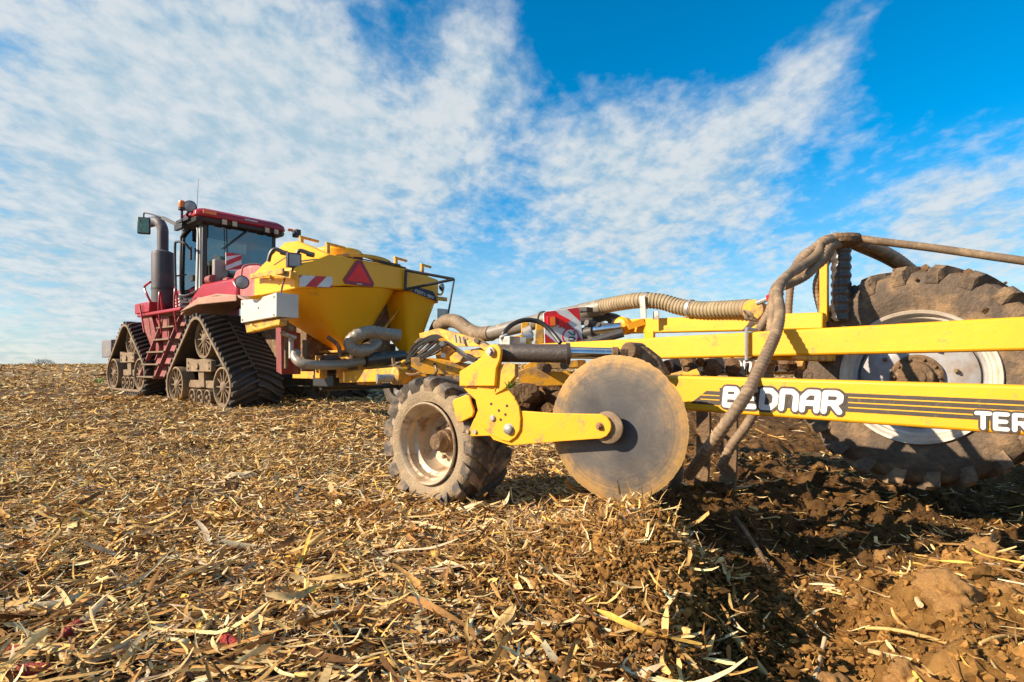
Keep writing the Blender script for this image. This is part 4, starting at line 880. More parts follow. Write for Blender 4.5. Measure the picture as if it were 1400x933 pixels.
for t in (1.95,):
    c = C(t, 1.45, .48); mb = MB(); tyre(mb, c, -RT, .40, .20, .26); w_ = obj('wheel', mb, RUB, ct, center=c); mb = MB(); mb.lathe(c, -RT, [(.21, -.1), (.21, .06), (.1, .02), (.08, .1)], 24); obj('rim', mb, DGR, w_)
mb = MB(); mb.cyl(C(.3, 1.45, .48), C(1.95, 1.45, .48), .05); mb.box(CF, (.25, 1.0, .5), (1.0, 1.6, .7)); mb.box(CF, (-.1, .7, .7), (.3, 1.0, .9)); obj('axle_and_stand', mb, BLK, ct, bevel=.02)
# reddish mud flap left
mb = MB(); mb.prism([P(377, 446, 7.9), P(384, 449, 7.85), P(385, 512, 7.85), P(378, 508, 7.9)], RT*.02); mb.prism([P(384, 449, 7.85), P(411, 456, 8.3), P(411, 512, 8.3), P(385, 512, 7.85)], FW*.02); obj('mud_flap', mb, REDD, ct)
mb = MB(); mb.cyl(P(398, 460, 7.8), P(398, 490, 7.8), .035, n=8); mb.tube([P(385, 455, 7.5), P(392, 458, 7.5), P(404, 462, 7.6)], .03, 8); obj('grey_strut', mb, STL, ct)
# black tubular frame on the right
mb = MB(); d1, d2 = 8.62, 8.9
for a, b in (((555, 369), (554, 398)), ((556, 370), (621, 382)), ((554, 396), (621, 382)), ((621, 382), (613, 428)), ((603, 398), (603, 398.1))):
    mb.cyl(P(*a, 8.6), P(*b, 8.6), .022 if a != (621, 382) else .014, n=8)
obj('black_tube_frame', mb, BLK, ct)
lamp(P(606, 393, 9.0), BACK+RT*.5, .06, .06, BLK, LENS, ct); mb = MB(); mb.tube([P(606, 398, 9.05), P(603, 403, 9.05), P(598, 402, 9.1)], .016, 6); mb.box(Frame(P(604, 409, 9.05), RT, FW), (-.1, -.02, -.03), (.1, .02, .03)); obj('lamp_bracket', mb, YELM, ct)
mb = MB(); mb.box(Frame(P(605, 437, 9.1), RT, FW), (-.10, -.02, -.17), (.12, .02, .17)); mb.cyl(P(612, 430, 9.0), P(612, 424, 9.0), .03, n=8); obj('grey_document_box', mb, GALV, ct, bevel=.01)
mb = MB(); mb.cyl(P(590, 446, 9.3), P(603, 452, 9.3), .12, n=14); mb.cyl(P(596, 452, 9.2), P(592, 470, 9.2), .05, n=10); obj('fan_housing', mb, DGR, ct)
mb = MB(); mb.bar(C(.62, .3, 1.35), C(.95, .3, 1.72), .05, .02, FW); obj('yellow_strut', mb, YELM, ct)
# ================================================================== CULTIVATOR
cu = thing('disc_cultivator', V((1.2, 3.9, 0)), 'long yellow cultivator frame with coulter disc, small front wheel and large rear wheel', 'cultivator')
def beam(top0, top1, bot0, bot1, th, mat, name, bev=.008, lab=None):
    mb = MB(); mb.prism([top0, top1, bot1, bot0], -LF*th); return obj(name, mb, mat, cu, bevel=bev, label=lab)
bO = P(1000, 517, 2.80)                            # a point on the face of the lower beam
def bl(x, z): t = (x-bO.x)/(.77); return V((x, bO.y-.74*t, z))
bN = V((-.74, -.77, 0)).normalized(); bD = V((.77, -.74, 0)).normalized()
ya, yb = bO+bD*-.45, bO+bD*2.3
mb = MB(); mb.prism([V((ya.x, ya.y, .788)), V((yb.x, yb.y, .752)), V((yb.x, yb.y, .570)), V((ya.x, ya.y, .608))], -bN*.10)
lower = obj('lower_beam', mb, YEL, cu, bevel=.012)
def on(px, fr_, o=.0):
    """point on the lower beam's face: picture column and share of the height from the top"""
    h_ = hit(px, 500, bO, bN); s_ = (h_-bO).dot(bD)+.45; f = s_/2.75; zt = .788-.036*f; zb = .608-.038*f; return V((h_.x, h_.y, zt+(zb-zt)*fr_))+bN*o
up = UP
# stripes
mb = MB()
def strip(a, b, f0, f1, o=.0012): mb.prism([on(a, f0, o), on(b, f0, o), on(b, f1, o), on(a, f1, o)], bN*.0010)
mb.prism([on(944, .78, .0012), on(966, .40, .0012), on(984, .40, .0012), on(984, .78, .0012)], bN*.001)
strip(984, 1470, .30, .74); st_ = obj('black_stripe', mb, LBLK, lower)
mb = MB()
for f in (.40, .52, .64): mb.prism([on(1160, f-.012, .0026), on(1470, f-.012, .0026), on(1470, f+.014, .0026), on(1160, f+.014, .0026)], bN*.0008)
obj('thin_line', mb, YEL, st_); mb = MB()
for f in (.52, .64): mb.prism([on(958, f-.012, .0026), on(984, f-.012, .0026), on(984, f+.014, .0026), on(958, f+.014, .0026)], bN*.0008)
obj('thin_line', mb, YEL, st_)
def word(txt, pa, pb, f0, f1, swb, sww, ofs, slant=.10):
    a = on(pa, f1, ofs); b = on(pb, f1, ofs); u = (b-a).normalized(); h_ = (on(pa, f0)-on(pa, f1)).length; L_ = (b-a).length; wd = L_/(len(txt)*1.16-.28)
    o1 = obj('letter_outline', letters(txt, a, u, UP, h_, wd, swb, .0012, bN, slant, 1.16), LBLK, lower)
    o2 = obj('lettering', letters(txt, a+bN*.0030, u, UP, h_, wd, sww, .0012, bN, slant, 1.16), LWHT, lower)
word('BEDnAR', 991, 1150, .32, .76, .046, .026, .0026); 
h_ = on(1333, .90, .0026); word('TER', 1336, 1408, .60, .90, .030, .0155, .0026, .0)
# upper beam
tO = P(1000, 470, 3.30); tD = V((.72, -.70, 0)).normalized(); tN = V((-.70, -.72, 0)).normalized()
def tb(s_, z): p = tO+tD*s_; return V((p.x, p.y, z))
mb = MB(); mb.prism([tb(-1.75, 1.005), tb(-1.0, 1.012), tb(2.9, 1.075), tb(2.9, .925), tb(-.5, .882), tb(-1.75, .895)], -tN*.11); ub = obj('upper_beam', mb, YEL, cu, bevel=.012)
mb = MB(); ua = hit(1022, 450, tO+tN*.01, tN); mb.tube([V((ua.x, ua.y, .885))-tN*.13, V((ua.x, ua.y, .872)), V((ua.x, ua.y, .885))+tN*.012, V((ua.x, ua.y, 1.03))+tN*.012, V((ua.x, ua.y, 1.045)), V((ua.x, ua.y, 1.045))-tN*.13], .011, 8, 3); obj('u_clamp', mb, STL, ub)
# centre beam further in
mb = MB(); a, b = P(847, 437, 5.3), P(1125, 427, 3.95); a2, b2 = P(847, 456, 5.3), P(1125, 450, 3.95); mb.prism([a, b, b2, a2], -LF*.12); mb.prism([P(880, 452, 5.1), P(893, 452, 5.0), P(893, 474, 5.0), P(880, 474, 5.1)], -LF*.05); cb_ = obj('centre_beam', mb, YEL, cu, bevel=.01)
mb = MB(); mb.lathe(P(851, 446, 5.22), LF, [(.075, -.1), (.085, .02), (.06, .05), (.02, .06)], 20); mb.bar(P(858, 447, 5.1), P(880, 440, 5.1), .06, .05, UP); obj('pivot_boss', mb, YEL, cu); mb = MB(); mb.cyl(P(1030, 424, 4.2)-LF*.1, P(1030, 424, 4.2)+LF*.02, .075, n=20); obj('hose_flange', mb, YELM, cu)
mb = MB(); mb.cyl(P(812, 452, 5.2), P(850, 447, 5.1), .042, n=14); obj('chrome_rod', mb, CHR, cu)
mb = MB(); mb.cyl(P(786, 459, 5.35), P(812, 453, 5.2), .055, n=14); mb.cyl(P(780, 476, 5.0), P(852, 455, 4.9), .04, n=10); r3 = random.Random(5)
for k in range(16): 
    p = P(r3.uniform(796, 850), r3.uniform(438, 462), r3.uniform(5.2, 5.5)); mb.cyl(p, p+V((r3.uniform(-.1, .1), r3.uniform(-.1, .1), r3.uniform(-.06, .06))), r3.uniform(.012, .03), n=8)
for k in range(6): mb.tube([P(800+k*4, 452, 5.3), P(803+k*6, 440+k, 5.3), P(815+k*6, 446, 5.25), P(822+k*4, 456, 5.2)], .012, 6)
obj('valve_block', mb, DGR, cu)
mb = MB(); mb.tube([P(790, 440, 5.5), P(815, 437, 5.45), P(830, 433, 5.4), P(845, 437, 5.35), P(838, 446, 5.3)], .04, 10); obj('black_hose', mb, SHP, cu)
# air main: bent rubber, steel tube, ribbed hose
mb = MB(); mb.tube([P(600, 446, 7.4), P(612, 439, 7.2), P(626, 441, 7.0), P(641, 452, 6.8), P(655, 457, 6.6), P(672, 456, 6.4)], .085, 16, rib=.035, pitch=.05); obj('air_hose', mb, HOSE, cu)
mb = MB(); mb.cyl(P(670, 456, 6.42), P(742, 438, 5.9), .078, n=22); mb.cyl(P(742, 438, 5.9), P(800, 425, 5.5), .075, n=22); mb.cyl(P(796, 426, 5.53), P(824, 420, 5.36), .08, n=22); mb.cyl(P(740, 438, 5.92), P(744, 437, 5.88), .09, n=22); obj('steel_air_pipe', mb, PIPE, cu)
mb = MB(); mb.tube([P(820, 420, 5.38), P(845, 415, 5.2), P(875, 411, 5.0), P(905, 413, 4.9), P(930, 420, 4.8), P(960, 424, 4.65), P(1000, 423, 4.45), P(1028, 422, 4.3), P(1042, 428, 4.3)], .068, 16, rib=.045, pitch=.032); rh = obj('ribbed_air_hose', mb, RIBH, cu)
mb = MB(); mb.lathe(P(944, 422, 4.73), (P(960, 424, 4.65)-P(930, 420, 4.8)), [(.076, -.012), (.076, .012)], 20)
mb.lathe(P(884, 411, 4.97), (P(905, 413, 4.9)-P(875, 411, 5.0)), [(.076, -.012), (.076, .012)], 20); mb.bar(P(878, 405, 4.9), P(880, 436, 4.9), .05, .012, FW); mb.bar(P(897, 426, 4.9), P(897, 437, 4.9), .05, .012, FW); obj('hose_clamp', mb, STL, rh)
# travel sign board
sN = (BACK+V((.0, -.5, 0))).normalized(); sO = P(770, 445, 5.2); sN = V((.12, -1, 0)).normalized()
def S(px, py, o=0): return hit(px, py, sO+sN*o, sN)
mb = MB(); mb.prism([S(743, 429), S(747, 426), S(789, 420.5), S(792.5, 423), S(797, 466), S(745, 470)], -sN*.02); sg = obj('sign_board', mb, WHT, cu, bevel=.003)
mb = MB(); mb.prism([S(743.4, 429, .002), S(747, 426.2, .002), S(759, 425, .002), S(787, 452, .002), S(796, 466, .002), S(790, 466.5, .002), S(765, 444, .002), S(744.2, 446, .002)], sN*.002)
mb.prism([S(775, 422.8, .002), S(789, 420.8, .002), S(792, 423, .002), S(793.6, 440, .002)], sN*.002); mb.prism([S(744.6, 456, .002), S(760, 469, .002), S(745.2, 469.7, .002)], sN*.002); obj('red_stripe', mb, REFR, sg)
mb = MB(); cc = S(780, 460.5, .005); mb.lathe(cc, sN, [(.078, -.001), (.078, .003)], 28); o_ = obj('speed_ring', mb, REFR, sg); mb = MB(); mb.lathe(cc, sN, [(.064, .0035), (.064, .006)], 28); obj('speed_disc', mb, WHT, o_)
mb = letters('20', cc+UP*.046+V((-.024, 0, 0))+sN*.0065, -UP, V((1, 0, 0)), .062, .046, .011, .002, sN, 0, 1.12); obj('speed_number', mb, BLK, o_)
mb = MB(); mb.prism([S(762, 429, .006), S(780, 438, .006), S(765, 449, .006)], sN*.008); obj('red_triangle', mb, TRI, sg)
mb = MB(); mb.prism([S(746.5, 433.5, .006), S(759, 432.5, .006), S(760, 446, .006), S(748, 447, .006)], sN*.04); tl = obj('tail_lamp', mb, REFR, sg, bevel=.004); mb = MB(); mb.prism([S(752.5, 434, .047), S(758.5, 433.2, .047), S(759, 445, .047), S(753, 445.6, .047)], sN*.008); obj('orange_lens', mb, ORG, tl)
mb = MB(); mb.prism([P(733, 440, 5.35), P(744, 438, 5.35), P(744, 470, 5.35), P(731, 470, 5.35)], V((0, .05, 0))); obj('sign_bracket', mb, YELM, cu, bevel=.006); mb = MB(); mb.prism([P(713, 441, 5.6), P(723, 441, 5.6), P(723, 470, 5.6), P(712, 470, 5.6)], V((0, .05, 0))); obj('pipe_bracket', mb, YELM, cu, bevel=.006)
mb = MB(); mb.box(Frame(P(796, 424, 5.3), RT, FW), (-.05, -.08, -.02), (.06, .06, .02)); obj('sign_cap', mb, BLK, sg)
# hydraulic cylinder with its rod
k0 = P(674, 481, 3.15); k1 = P(778, 483.5, 3.02); k2 = P(838, 484, 2.98); k3 = P(884, 484, 2.96)
mb = MB(); mb.cyl(P(682, 483, 3.14), k1, .050, n=28); mb.cyl(P(774, 483.5, 3.02), P(779, 483.5, 3.02), .056, n=28); hc = obj('hydraulic_cylinder', mb, CYL, cu)
mb = MB(); mb.cyl(P(779, 482.5, 3.02), k2, .031, n=22); obj('piston_rod', mb, CHR, hc)
mb = MB(); mb.cyl(P(836, 484, 2.98), P(846, 484, 2.975), .036, n=18); mb.bar(P(844, 484, 2.98), P(872, 483, 3.0), .05, .07, UP); mb.cyl(P(866, 480, 3.0)+LF*.06, P(866, 480, 3.0)-LF*.08, .045, n=16)
mb.prism([P(862, 473, 2.97), P(880, 474, 2.97), P(898, 488, 2.97), P(912, 512, 2.97), P(900, 515, 2.97), P(884, 496, 2.97), P(866, 492, 2.97)], -LF*.05); obj('rod_end_yoke', mb, MUDS, cu, bevel=.006)
mb = MB(); mb.tube([P(687, 461, 3.15), P(690, 454, 3.15), P(699, 445, 3.18), P(712, 439, 3.2), P(727, 438, 3.22), P(742, 443, 3.22), P(755, 455, 3.2), P(766, 469, 3.15)], .0135, 10); hh = obj('hydraulic_hose', mb, BLK, hc)
mb = MB(); mb.cyl(P(687, 460, 3.15), P(690, 470, 3.15), .016, n=8); mb.cyl(P(684, 462, 3.14), P(694, 458, 3.14), .012, n=8); mb.box(Frame(P(696, 466, 3.16), RT, FW), (-.04, -.04, -.03), (.05, .04, .022)); obj('hose_fitting', mb, STL, hc, bevel=.004)
mb = MB(); mb.cyl(P(707, 469, 3.4), P(719, 469, 3.4), .035, n=16); mb.cyl(P(707, 466, 3.5), P(726, 461, 3.55), .03, n=12); mb.cyl(P(716, 457, 3.6), P(727, 452, 3.6), .035, n=12); obj('silver_coupling', mb, STL, cu)
mb = MB(); mb.prism([P(683, 470, 3.4), P(700, 460, 3.4), P(711, 458, 3.4), P(722, 466, 3.4), P(726, 474, 3.4), P(684, 478, 3.4)], -LF*.03); obj('coupling_plate', mb, YEL, cu, bevel=.004)
# post plate of the front support wheel
pO = P(655, 500, 3.12)
def PL(px, py, o=0.0, n_=None): return hit(px, py, pO+LF*o, LF)
ear = [PL(674+10.5*math.cos(R(a)), 481+10.5*math.sin(R(a))) for a in (200, 235, 270, 305, 340, 10)]
mb = MB(); mb.prism([PL(628, 528), PL(628, 508), PL(641, 500), PL(655, 491), PL(662, 483)]+ear[0:]+[PL(683, 492), PL(678, 504), PL(676, 528)], -LF*.02); pp = obj('post_plate', mb, YEL, cu, bevel=.004)
mb = MB(); mb.prism([PL(640, 505, -.12), PL(662, 484, -.12), PL(684, 478, -.12), PL(682, 528, -.12), PL(632, 528, -.12)], -LF*.02)
mb.prism([PL(676, 507, -.02), PL(681, 491, -.02), PL(681, 491, -.12), PL(676, 507, -.12)], UP*-.12); mb.prism([PL(676, 508, -.025), PL(690, 496, -.025), PL(704, 498, -.025), PL(704, 515, -.025), PL(690, 532, -.025), PL(676, 540, -.025)], -LF*.03); obj('post_back_plate', mb, YELM, cu, bevel=.004)
mb = MB(); c = PL(673, 481); mb.cyl(c-LF*.12, c+LF*.018, .026, n=14); mb.cyl(c+LF*.018, c+LF*.032, .019, n=6); obj('pivot_pin', mb, STL, pp)
# coulter disc, arm, adjusting sector
th = R(33); dD = V((math.cos(th), -math.sin(th), 0)); DN = V((-math.sin(th), -math.cos(th), 0)); dc = P(842, 585, 2.82)
mb = MB(); vs = []; nseg = 240; prof = [(0.0, .004), (.12, .004), (.24, .0035), (.335, .003), (.36, .0005), (.36, -.0005), (.335, -.003), (.2, -.004), (0.0, -.004)]
for r_, t in prof:
    for k in range(nseg):
        a = 2*math.pi*k/nseg; rr = r_*(1+.008*noise.noise(V((math.cos(a)*4, math.sin(a)*4, 1)))+.010*noise.noise(V((math.cos(a)*22, math.sin(a)*22, 7)))) if r_ > .3 else r_
        vs.append(dc+DN*t+(dD*math.cos(a)+UP*math.sin(a))*max(rr, .0001))
mb.v = vs; mb.f = [[j*nseg+i_, j*nseg+(i_+1) % nseg, (j+1)*nseg+(i_+1) % nseg, (j+1)*nseg+i_] for j in range(len(prof)-1) for i_ in range(nseg)]
dk = obj('coulter_disc', mb, DISC, cu, center=dc)
def D(px, py, o): return hit(px, py, dc+DN*o, DN)
hb = D(836, 582, .03)
mb = MB(); mb.lathe(D(838, 583, 0), DN, [(.055, .0), (.055, .055), (.079, .058), (.079, .068), (.074, .071)], 32); hu = obj('disc_hub', mb, TAN, dk)
ao = .078
arm_top = [(690, 560), (760, 565), (816, 566)]; cap_ = [(820+17*math.cos(R(a)), 583+17*math.sin(R(a))) for a in (-80, -50, -20, 0, 20, 50, 80)]
mb = MB(); mb.prism([D(a, b, ao) for a, b in arm_top+cap_+[(816, 600), (760, 604), (700, 609), (676, 601), (668, 590), (680, 565)]], DN*.014); arm = obj('disc_arm', mb, YEL, cu, bevel=.003)
mb = MB(); c = D(820, 583, ao+.014); mb.lathe(c, DN, [(.020, 0), (.020, .004)], 20); mb.lathe(c, DN, [(.015, .004), (.015, .016), (.012, .018)], 6); mb.lathe(c, DN, [(.008, .018), (.008, .024)], 10); obj('hub_bolt', mb, material('rusty_bolt', (.36, .17, .08), .6, .3, MUD, .5, 40), arm)
so_ = ao+.016
secp = [(654, 529), (668, 527), (683, 528), (696, 533), (705, 543), (711, 556), (713, 572), (712, 588), (706, 598), (697, 604), (686, 601), (674, 595), (664, 586), (656, 577), (656, 566), (652, 548)]
mb = MB(); mb.prism([D(a, b, so_) for a, b in secp], DN*.012); sc_ = obj('adjusting_sector', mb, YEL, cu, bevel=.003)
mb = MB()
for a, b in ((671.5, 552.5), (682, 561.5), (693, 555), (691, 567), (684.5, 574)): mb.lathe(D(a, b, so_+.0125), DN, [(.0078, -.004), (.0078, .0012)], 14)
obj('hole', mb, BLK, sc_)
mb = MB(); c = D(674, 572, so_+.012); mb.lathe(c, DN, [(.017, 0), (.017, .008), (.012, .012)], 16); c = D(696, 587, so_+.012); mb.lathe(c, DN, [(.031, 0), (.031, .004)], 20); mb.lathe(c, DN, [(.024, .004), (.026, .018), (.020, .022)], 16)
obj('bolt', mb, STL, sc_)
# carrier bracket, left of the sector
mb = MB(); q0 = so_-.004
mb.prism([D(632, 529, q0), D(655, 529, q0), D(662, 546, q0), D(658, 566, q0), D(664, 588, q0), D(672, 596, q0), D(643, 597, q0), D(641, 588, q0), D(651, 566, q0), D(657, 553, q0), D(640, 538, q0)], -DN*.05)
br = obj('carrier_bracket', mb, YEL, cu, bevel=.004)
mb = MB(); mb.prism([D(636, 523, q0-.02), D(667, 523, q0-.02), D(668, 530, q0-.02), D(636, 530, q0-.02)], -DN*.12); mb.prism([D(660, 560, q0-.06), D(708, 540, q0-.06), D(706, 590, q0-.06), D(668, 598, q0-.06)], -DN*.02)
mb.prism([D(664, 534, ao-.06), D(700, 540, ao-.06), D(712, 565, ao-.06), D(706, 600, ao-.06), D(672, 596, ao-.06)], -DN*.02); obj('rear_sector', mb, YELM, cu, bevel=.004)
mb = MB()
for a, b in ((639, 525.5), (661, 525.5)): c = D(a, b, q0); mb.lathe(c, DN, [(.013, -.02), (.013, .010)], 6)
for a, b in ((650, 590.5), (640, 590)): c = D(a, b, q0); mb.lathe(c, DN, [(.012, 0), (.012, .010)], 10)
obj('bolt', mb, STL, br)
mb = MB(); sq_ = [(618, 549), (621, 546), (636, 540), (641, 541), (648, 563), (646, 570), (629, 578), (624, 577)]
mb.prism([D(a, b, so_+.01) for a, b in sq_], -DN*.016); blk = obj('square_cover', mb, YEL, cu, bevel=.006)
mb = MB(); mb.cyl(D(638, 560, so_-.01), D(638, 560, so_-.01)-DN*.12, .052, n=18); mb.prism([D(626, 540, so_-.03), D(648, 535, so_-.03), D(652, 578, so_-.03), D(634, 588, so_-.03)], -DN*.05); obj('rubber_torsion_block', mb, BLK, cu, bevel=.008)
# small front wheel
wc = P(582, 607, 3.48); wt_ = wc-LF*.17; WLF = LF
mb = MB(); tyre(mb, wt_, WLF, .388, .25, .33); ty = obj('support_wheel', mb, SIDE, cu, center=wt_)
mb = MB(); lugs(mb, wt_, WLF, .384, .25, .33, 17, .030, .064, sweep=20, sign=1, drop=.30); obj('tyre_lug', mb, LUGM, ty, center=wt_)
mb = MB(); mb.lathe(wt_, WLF, [(.392, -.130), (.394, -.06), (.394, .06), (.392, .130)], 72, caps=False); obj('tread_band', mb, LUGM, ty, center=wt_)
mb = MB(); mb.lathe(wc, WLF, [(.250, -.012), (.254, .0), (.248, .006), (.236, -.004), (.228, -.03), (.215, -.04), (.210, -.085), (.185, -.10), (.180, -.16), (.165, -.19), (.12, -.20), (.10, -.185), (.04, -.185), (.0005, -.185)], 56, caps=False); rm = obj('rim', mb, RIM, ty, center=wc)
mb = MB(); mb.lathe(wc, WLF, [(.075, -.19), (.072, -.14), (.06, -.135), (.055, -.09), (.045, -.075), (.03, -.072)], 24)
for k in range(6):
    a = k*math.pi/3+.3; b_, d_ = perp(WLF); c = wc+(b_*math.cos(a)+d_*math.sin(a))*.105; mb.lathe(c, WLF, [(.014, -.19), (.014, -.165), (.009, -.160)], 6)
obj('wheel_hub', mb, MUDS, rm)
mb = MB(); mb.prism([PL(640, 520, -.16), PL(670, 520, -.16), PL(650, 600, -.22), PL(620, 610, -.22)], -LF*.05); mb.cyl(wc-LF*.18, wc-LF*.5, .04); mb.prism([wc-LF*.42+FW*.06-UP*.05, wc-LF*.42-FW*.06-UP*.05, wc-LF*.42-FW*.12+UP*.42, wc-LF*.42+FW*.02+UP*.42], -LF*.05); obj('wheel_leg', mb, YELM, cu, bevel=.006)
# large rear wheel
bc_ = P(1252, 516, 3.78); bt_ = bc_-LF*.24
mb = MB(); tyre(mb, bt_, LF, .72, .43, .50); bw = obj('transport_wheel', mb, BIGT, cu, center=bt_)
mb = MB(); lugs(mb, bt_, LF, .715, .43, .50, 22, .030, .062, sweep=17, sign=1, drop=.20, ph=.1); obj('tyre_lug', mb, BIGL, bw, center=bt_)
mb = MB(); mb.lathe(bc_, LF, [(.432, -.03), (.445, -.005), (.440, .01), (.425, .004), (.412, -.03), (.398, -.035), (.392, -.075), (.372, -.085), (.352, -.10), (.345, -.16), (.335, -.17), (.335, -.13), (.30, -.10), (.22, -.075), (.165, -.07), (.15, -.07), (.0005, -.07)], 72, caps=False); br_ = obj('rim', mb, WRIM, bw, center=bc_)
mb = MB(); mb.lathe(bc_, LF, [(.434, -.03), (.448, -.004), (.442, .013), (.424, .007), (.409, -.028), (.395, -.032), (.389, -.073), (.375, -.080)], 72, caps=False); obj('rim_flange', mb, RIMO, br_)
mb = MB(); mb.lathe(bc_, LF, [(.152, -.08), (.150, -.045), (.135, -.035), (.12, -.04), (.105, -.035), (.095, .01), (.06, .02), (.055, .03), (.0005, .032)], 40); 
for k in range(10): a = k*math.pi/5; b_, d_ = perp(LF); c = bc_+(b_*math.cos(a)+d_*math.sin(a))*.125; mb.lathe(c, LF, [(.011, -.05), (.011, -.02)], 6)
obj('wheel_hub', mb, MUDS, br_)
mb = MB()
for k in range(8): a = k*math.pi/4+.2; b_, d_ = perp(LF); c = bc_+(b_*math.cos(a)+d_*math.sin(a))*.215; mb.lathe(c, LF, [(.016, -.08), (.016, -.055), (.009, -.052), (.009, -.04)], 6)
obj('wheel_nut', mb, MUDS, br_)
r4 = random.Random(2)
mb = MB()
for k in range(60):
    a = r4.uniform(.2, 2.9); t = r4.uniform(-.22, .26); b_, d_ = perp(LF); rr = .735+r4.uniform(-.01, .02) if t < .2 else r4.uniform(.5, .72); c = bt_+LF*t+(FW*math.cos(a)+UP*math.sin(a))*rr; s_ = r4.uniform(.008, .028)
    k0 = len(mb.v); mb.v += [c+V(tuple(p))*s_*(1+.3*r4.uniform(-1, 1)) for p in iv1]; mb.f += [[k0+i_ for i_ in f] for f in if1.tolist()]
tag(obj('stuck_mud', mb, MUDM, bw), kind='stuff')
mb = MB(); mb.cyl(bc_-LF*.1, bc_-LF*1.4, .07); mb.box(Frame(bc_-LF*.75, FW, LF), (-.08, -.1, -.05), (.08, .1, .55)); obj('axle', mb, YELM, cu, bevel=.01)
# frame pieces behind the disc and under the beams
def slab(pts, d, th_, mat, name, bev=.005, v=None):
    mb = MB(); mb.prism([P(a, b, (d if not isinstance(d, (list, tuple)) else d[i_])) for i_, (a, b) in enumerate(pts)], (v or -LF)*th_); return obj(name, mb, mat, cu, bevel=bev)
slab([(704, 509), (722, 502), (742, 508), (790, 508), (905, 510), (905, 530), (790, 527), (727, 529), (712, 524)], 3.75, .12, YELM, 'cross_beam')
slab([(905, 519), (945, 514), (960, 520), (960, 560), (915, 562)], 3.15, .06, YELM, 'beam_end_plate')
slab([(700, 529), (712, 524), (726, 529), (728, 542), (715, 552), (700, 545)], 3.6, .08, MUDS, 'muddy_link')
slab([(716, 500), (735, 490), (760, 495), (790, 492), (792, 503), (716, 506)], 3.9, .10, YELM, 'link_bar')
mb = MB(); 
for px, py in ((740, 500), (728, 531), (748, 503), (772, 499)): mb.cyl(P(px, py, 3.5), P(px, py, 3.8), .03, n=10)
obj('link_pin', mb, MUDS, cu)
slab([(688, 532), (760, 520), (775, 545), (760, 585), (715, 585), (700, 560)], 3.95, .10, MUDS, 'rear_link_plate', .01)
# rear beam with a second name
e0_, e1_ = P(925, 495, 4.9), P(1095, 489, 4.2)
mb = MB(); mb.prism([P(915, 490, 4.9), P(1100, 485, 4.2), P(1100, 512, 4.2), P(915, 514, 4.9)], -LF*.12); rb_ = obj('rear_beam', mb, YELM, cu, bevel=.008)
uN = (e1_-e0_).normalized(); rN = uN.cross(UP); rN = rN if rN.y < 0 else -rN
mb = MB(); mb.prism([P(965, 491, 4.62)+rN*.075, P(1085, 488, 4.18)+rN*.03, P(1085, 508, 4.18)+rN*.03, P(965, 511, 4.62)+rN*.075], rN*.002); lp = obj('name_plate', mb, LBLK, rb_)
pl0 = P(985, 507, 4.54)+rN*.085
uR = ((P(1085, 488, 4.18)-P(965, 491, 4.62))); uR.z = 0; uR.normalize(); mb = letters('BEDnAR', pl0, uR, UP, .072, .062, .018, .004, rN, .1, 1.16); obj('lettering', mb, LWHT, lp)
mb = MB()
for a, b, d in ((918, 500, 4.2), (940, 497, 4.1), (962, 503, 4.3), (977, 498, 4.4), (1005, 512, 3.9)): mb = MB(); mb.bar(P(a, b-9, d), P(a+5, b+9, d), .10, .06, UP); mb.cyl(P(a-3, b, d-.1), P(a-3, b, d), .035, n=10); obj('clamp_bracket', mb, DGR, cu, bevel=.006)
mb = MB()
for k in range(14):
    p = P(r4.uniform(905, 1085), r4.uniform(495, 512), r4.uniform(3.6, 4.1)); s_ = r4.uniform(.02, .06); k0 = len(mb.v); mb.v += [p+V(tuple(q_))*s_*(1+.25*r4.uniform(-1, 1)) for q_ in iv2]; mb.f += [[k0+i_ for i_ in f] for f in if2.tolist()]
for k in range(22):
    p = P(r4.uniform(700, 790), r4.uniform(530, 600), r4.uniform(3.7, 4.0)); s_ = r4.uniform(.03, .08); k0 = len(mb.v); mb.v += [p+V(tuple(q_))*s_*(1+.25*r4.uniform(-1, 1)) for q_ in iv2]; mb.f += [[k0+i_ for i_ in f] for f in if2.tolist()]
tag(obj('stuck_mud', mb, MUDM, cu), kind='stuff')
# tines
def tine(px, py, d, h0, tip, w=.07):
    a = P(px, py, d); g = gz(a.x+tip, a.y); mb = MB(); pts = [a+UP*.1, a+UP*-.12+V((.01, 0, 0)), V((a.x+.01, a.y, (a.z+g)/2)), V((a.x, a.y, g+.12)), V((a.x+tip, a.y, g-.06))]
    sp_ = spline(pts, 5); 
    for p, q_ in zip(sp_, sp_[1:]): mb.bar(p, q_+(q_-p)*.15, .035, w, -LF)
    obj('tine', mb, MUDS, cu)
tine(995, 552, 3.6, .2, -.02, .10); tine(960, 545, 3.9, .2, -.02, .09); tine(925, 530, 4.4, .2, -.02, .08)
# second frame side further away, seen above the wheel and between the beams
mb = MB(); q0_ = tO-LF*2.2; mb.prism([q0_-tD*.9+UP*(.95-q0_.z), q0_+tD*2.4+UP*(.95-q0_.z), q0_+tD*2.4+UP*(.80-q0_.z), q0_-tD*.9+UP*(.80-q0_.z)], -LF*.12); mb.bar(tb(.25, .93)-LF*.1, tb(.25, .93)-LF*2.3, .12, .12, UP); mb.bar(tb(2.2, .80)-LF*.1, tb(2.2, .80)-LF*.6, .12, .12, UP)
obj('main_frame', mb, YELM, cu, bevel=.008)
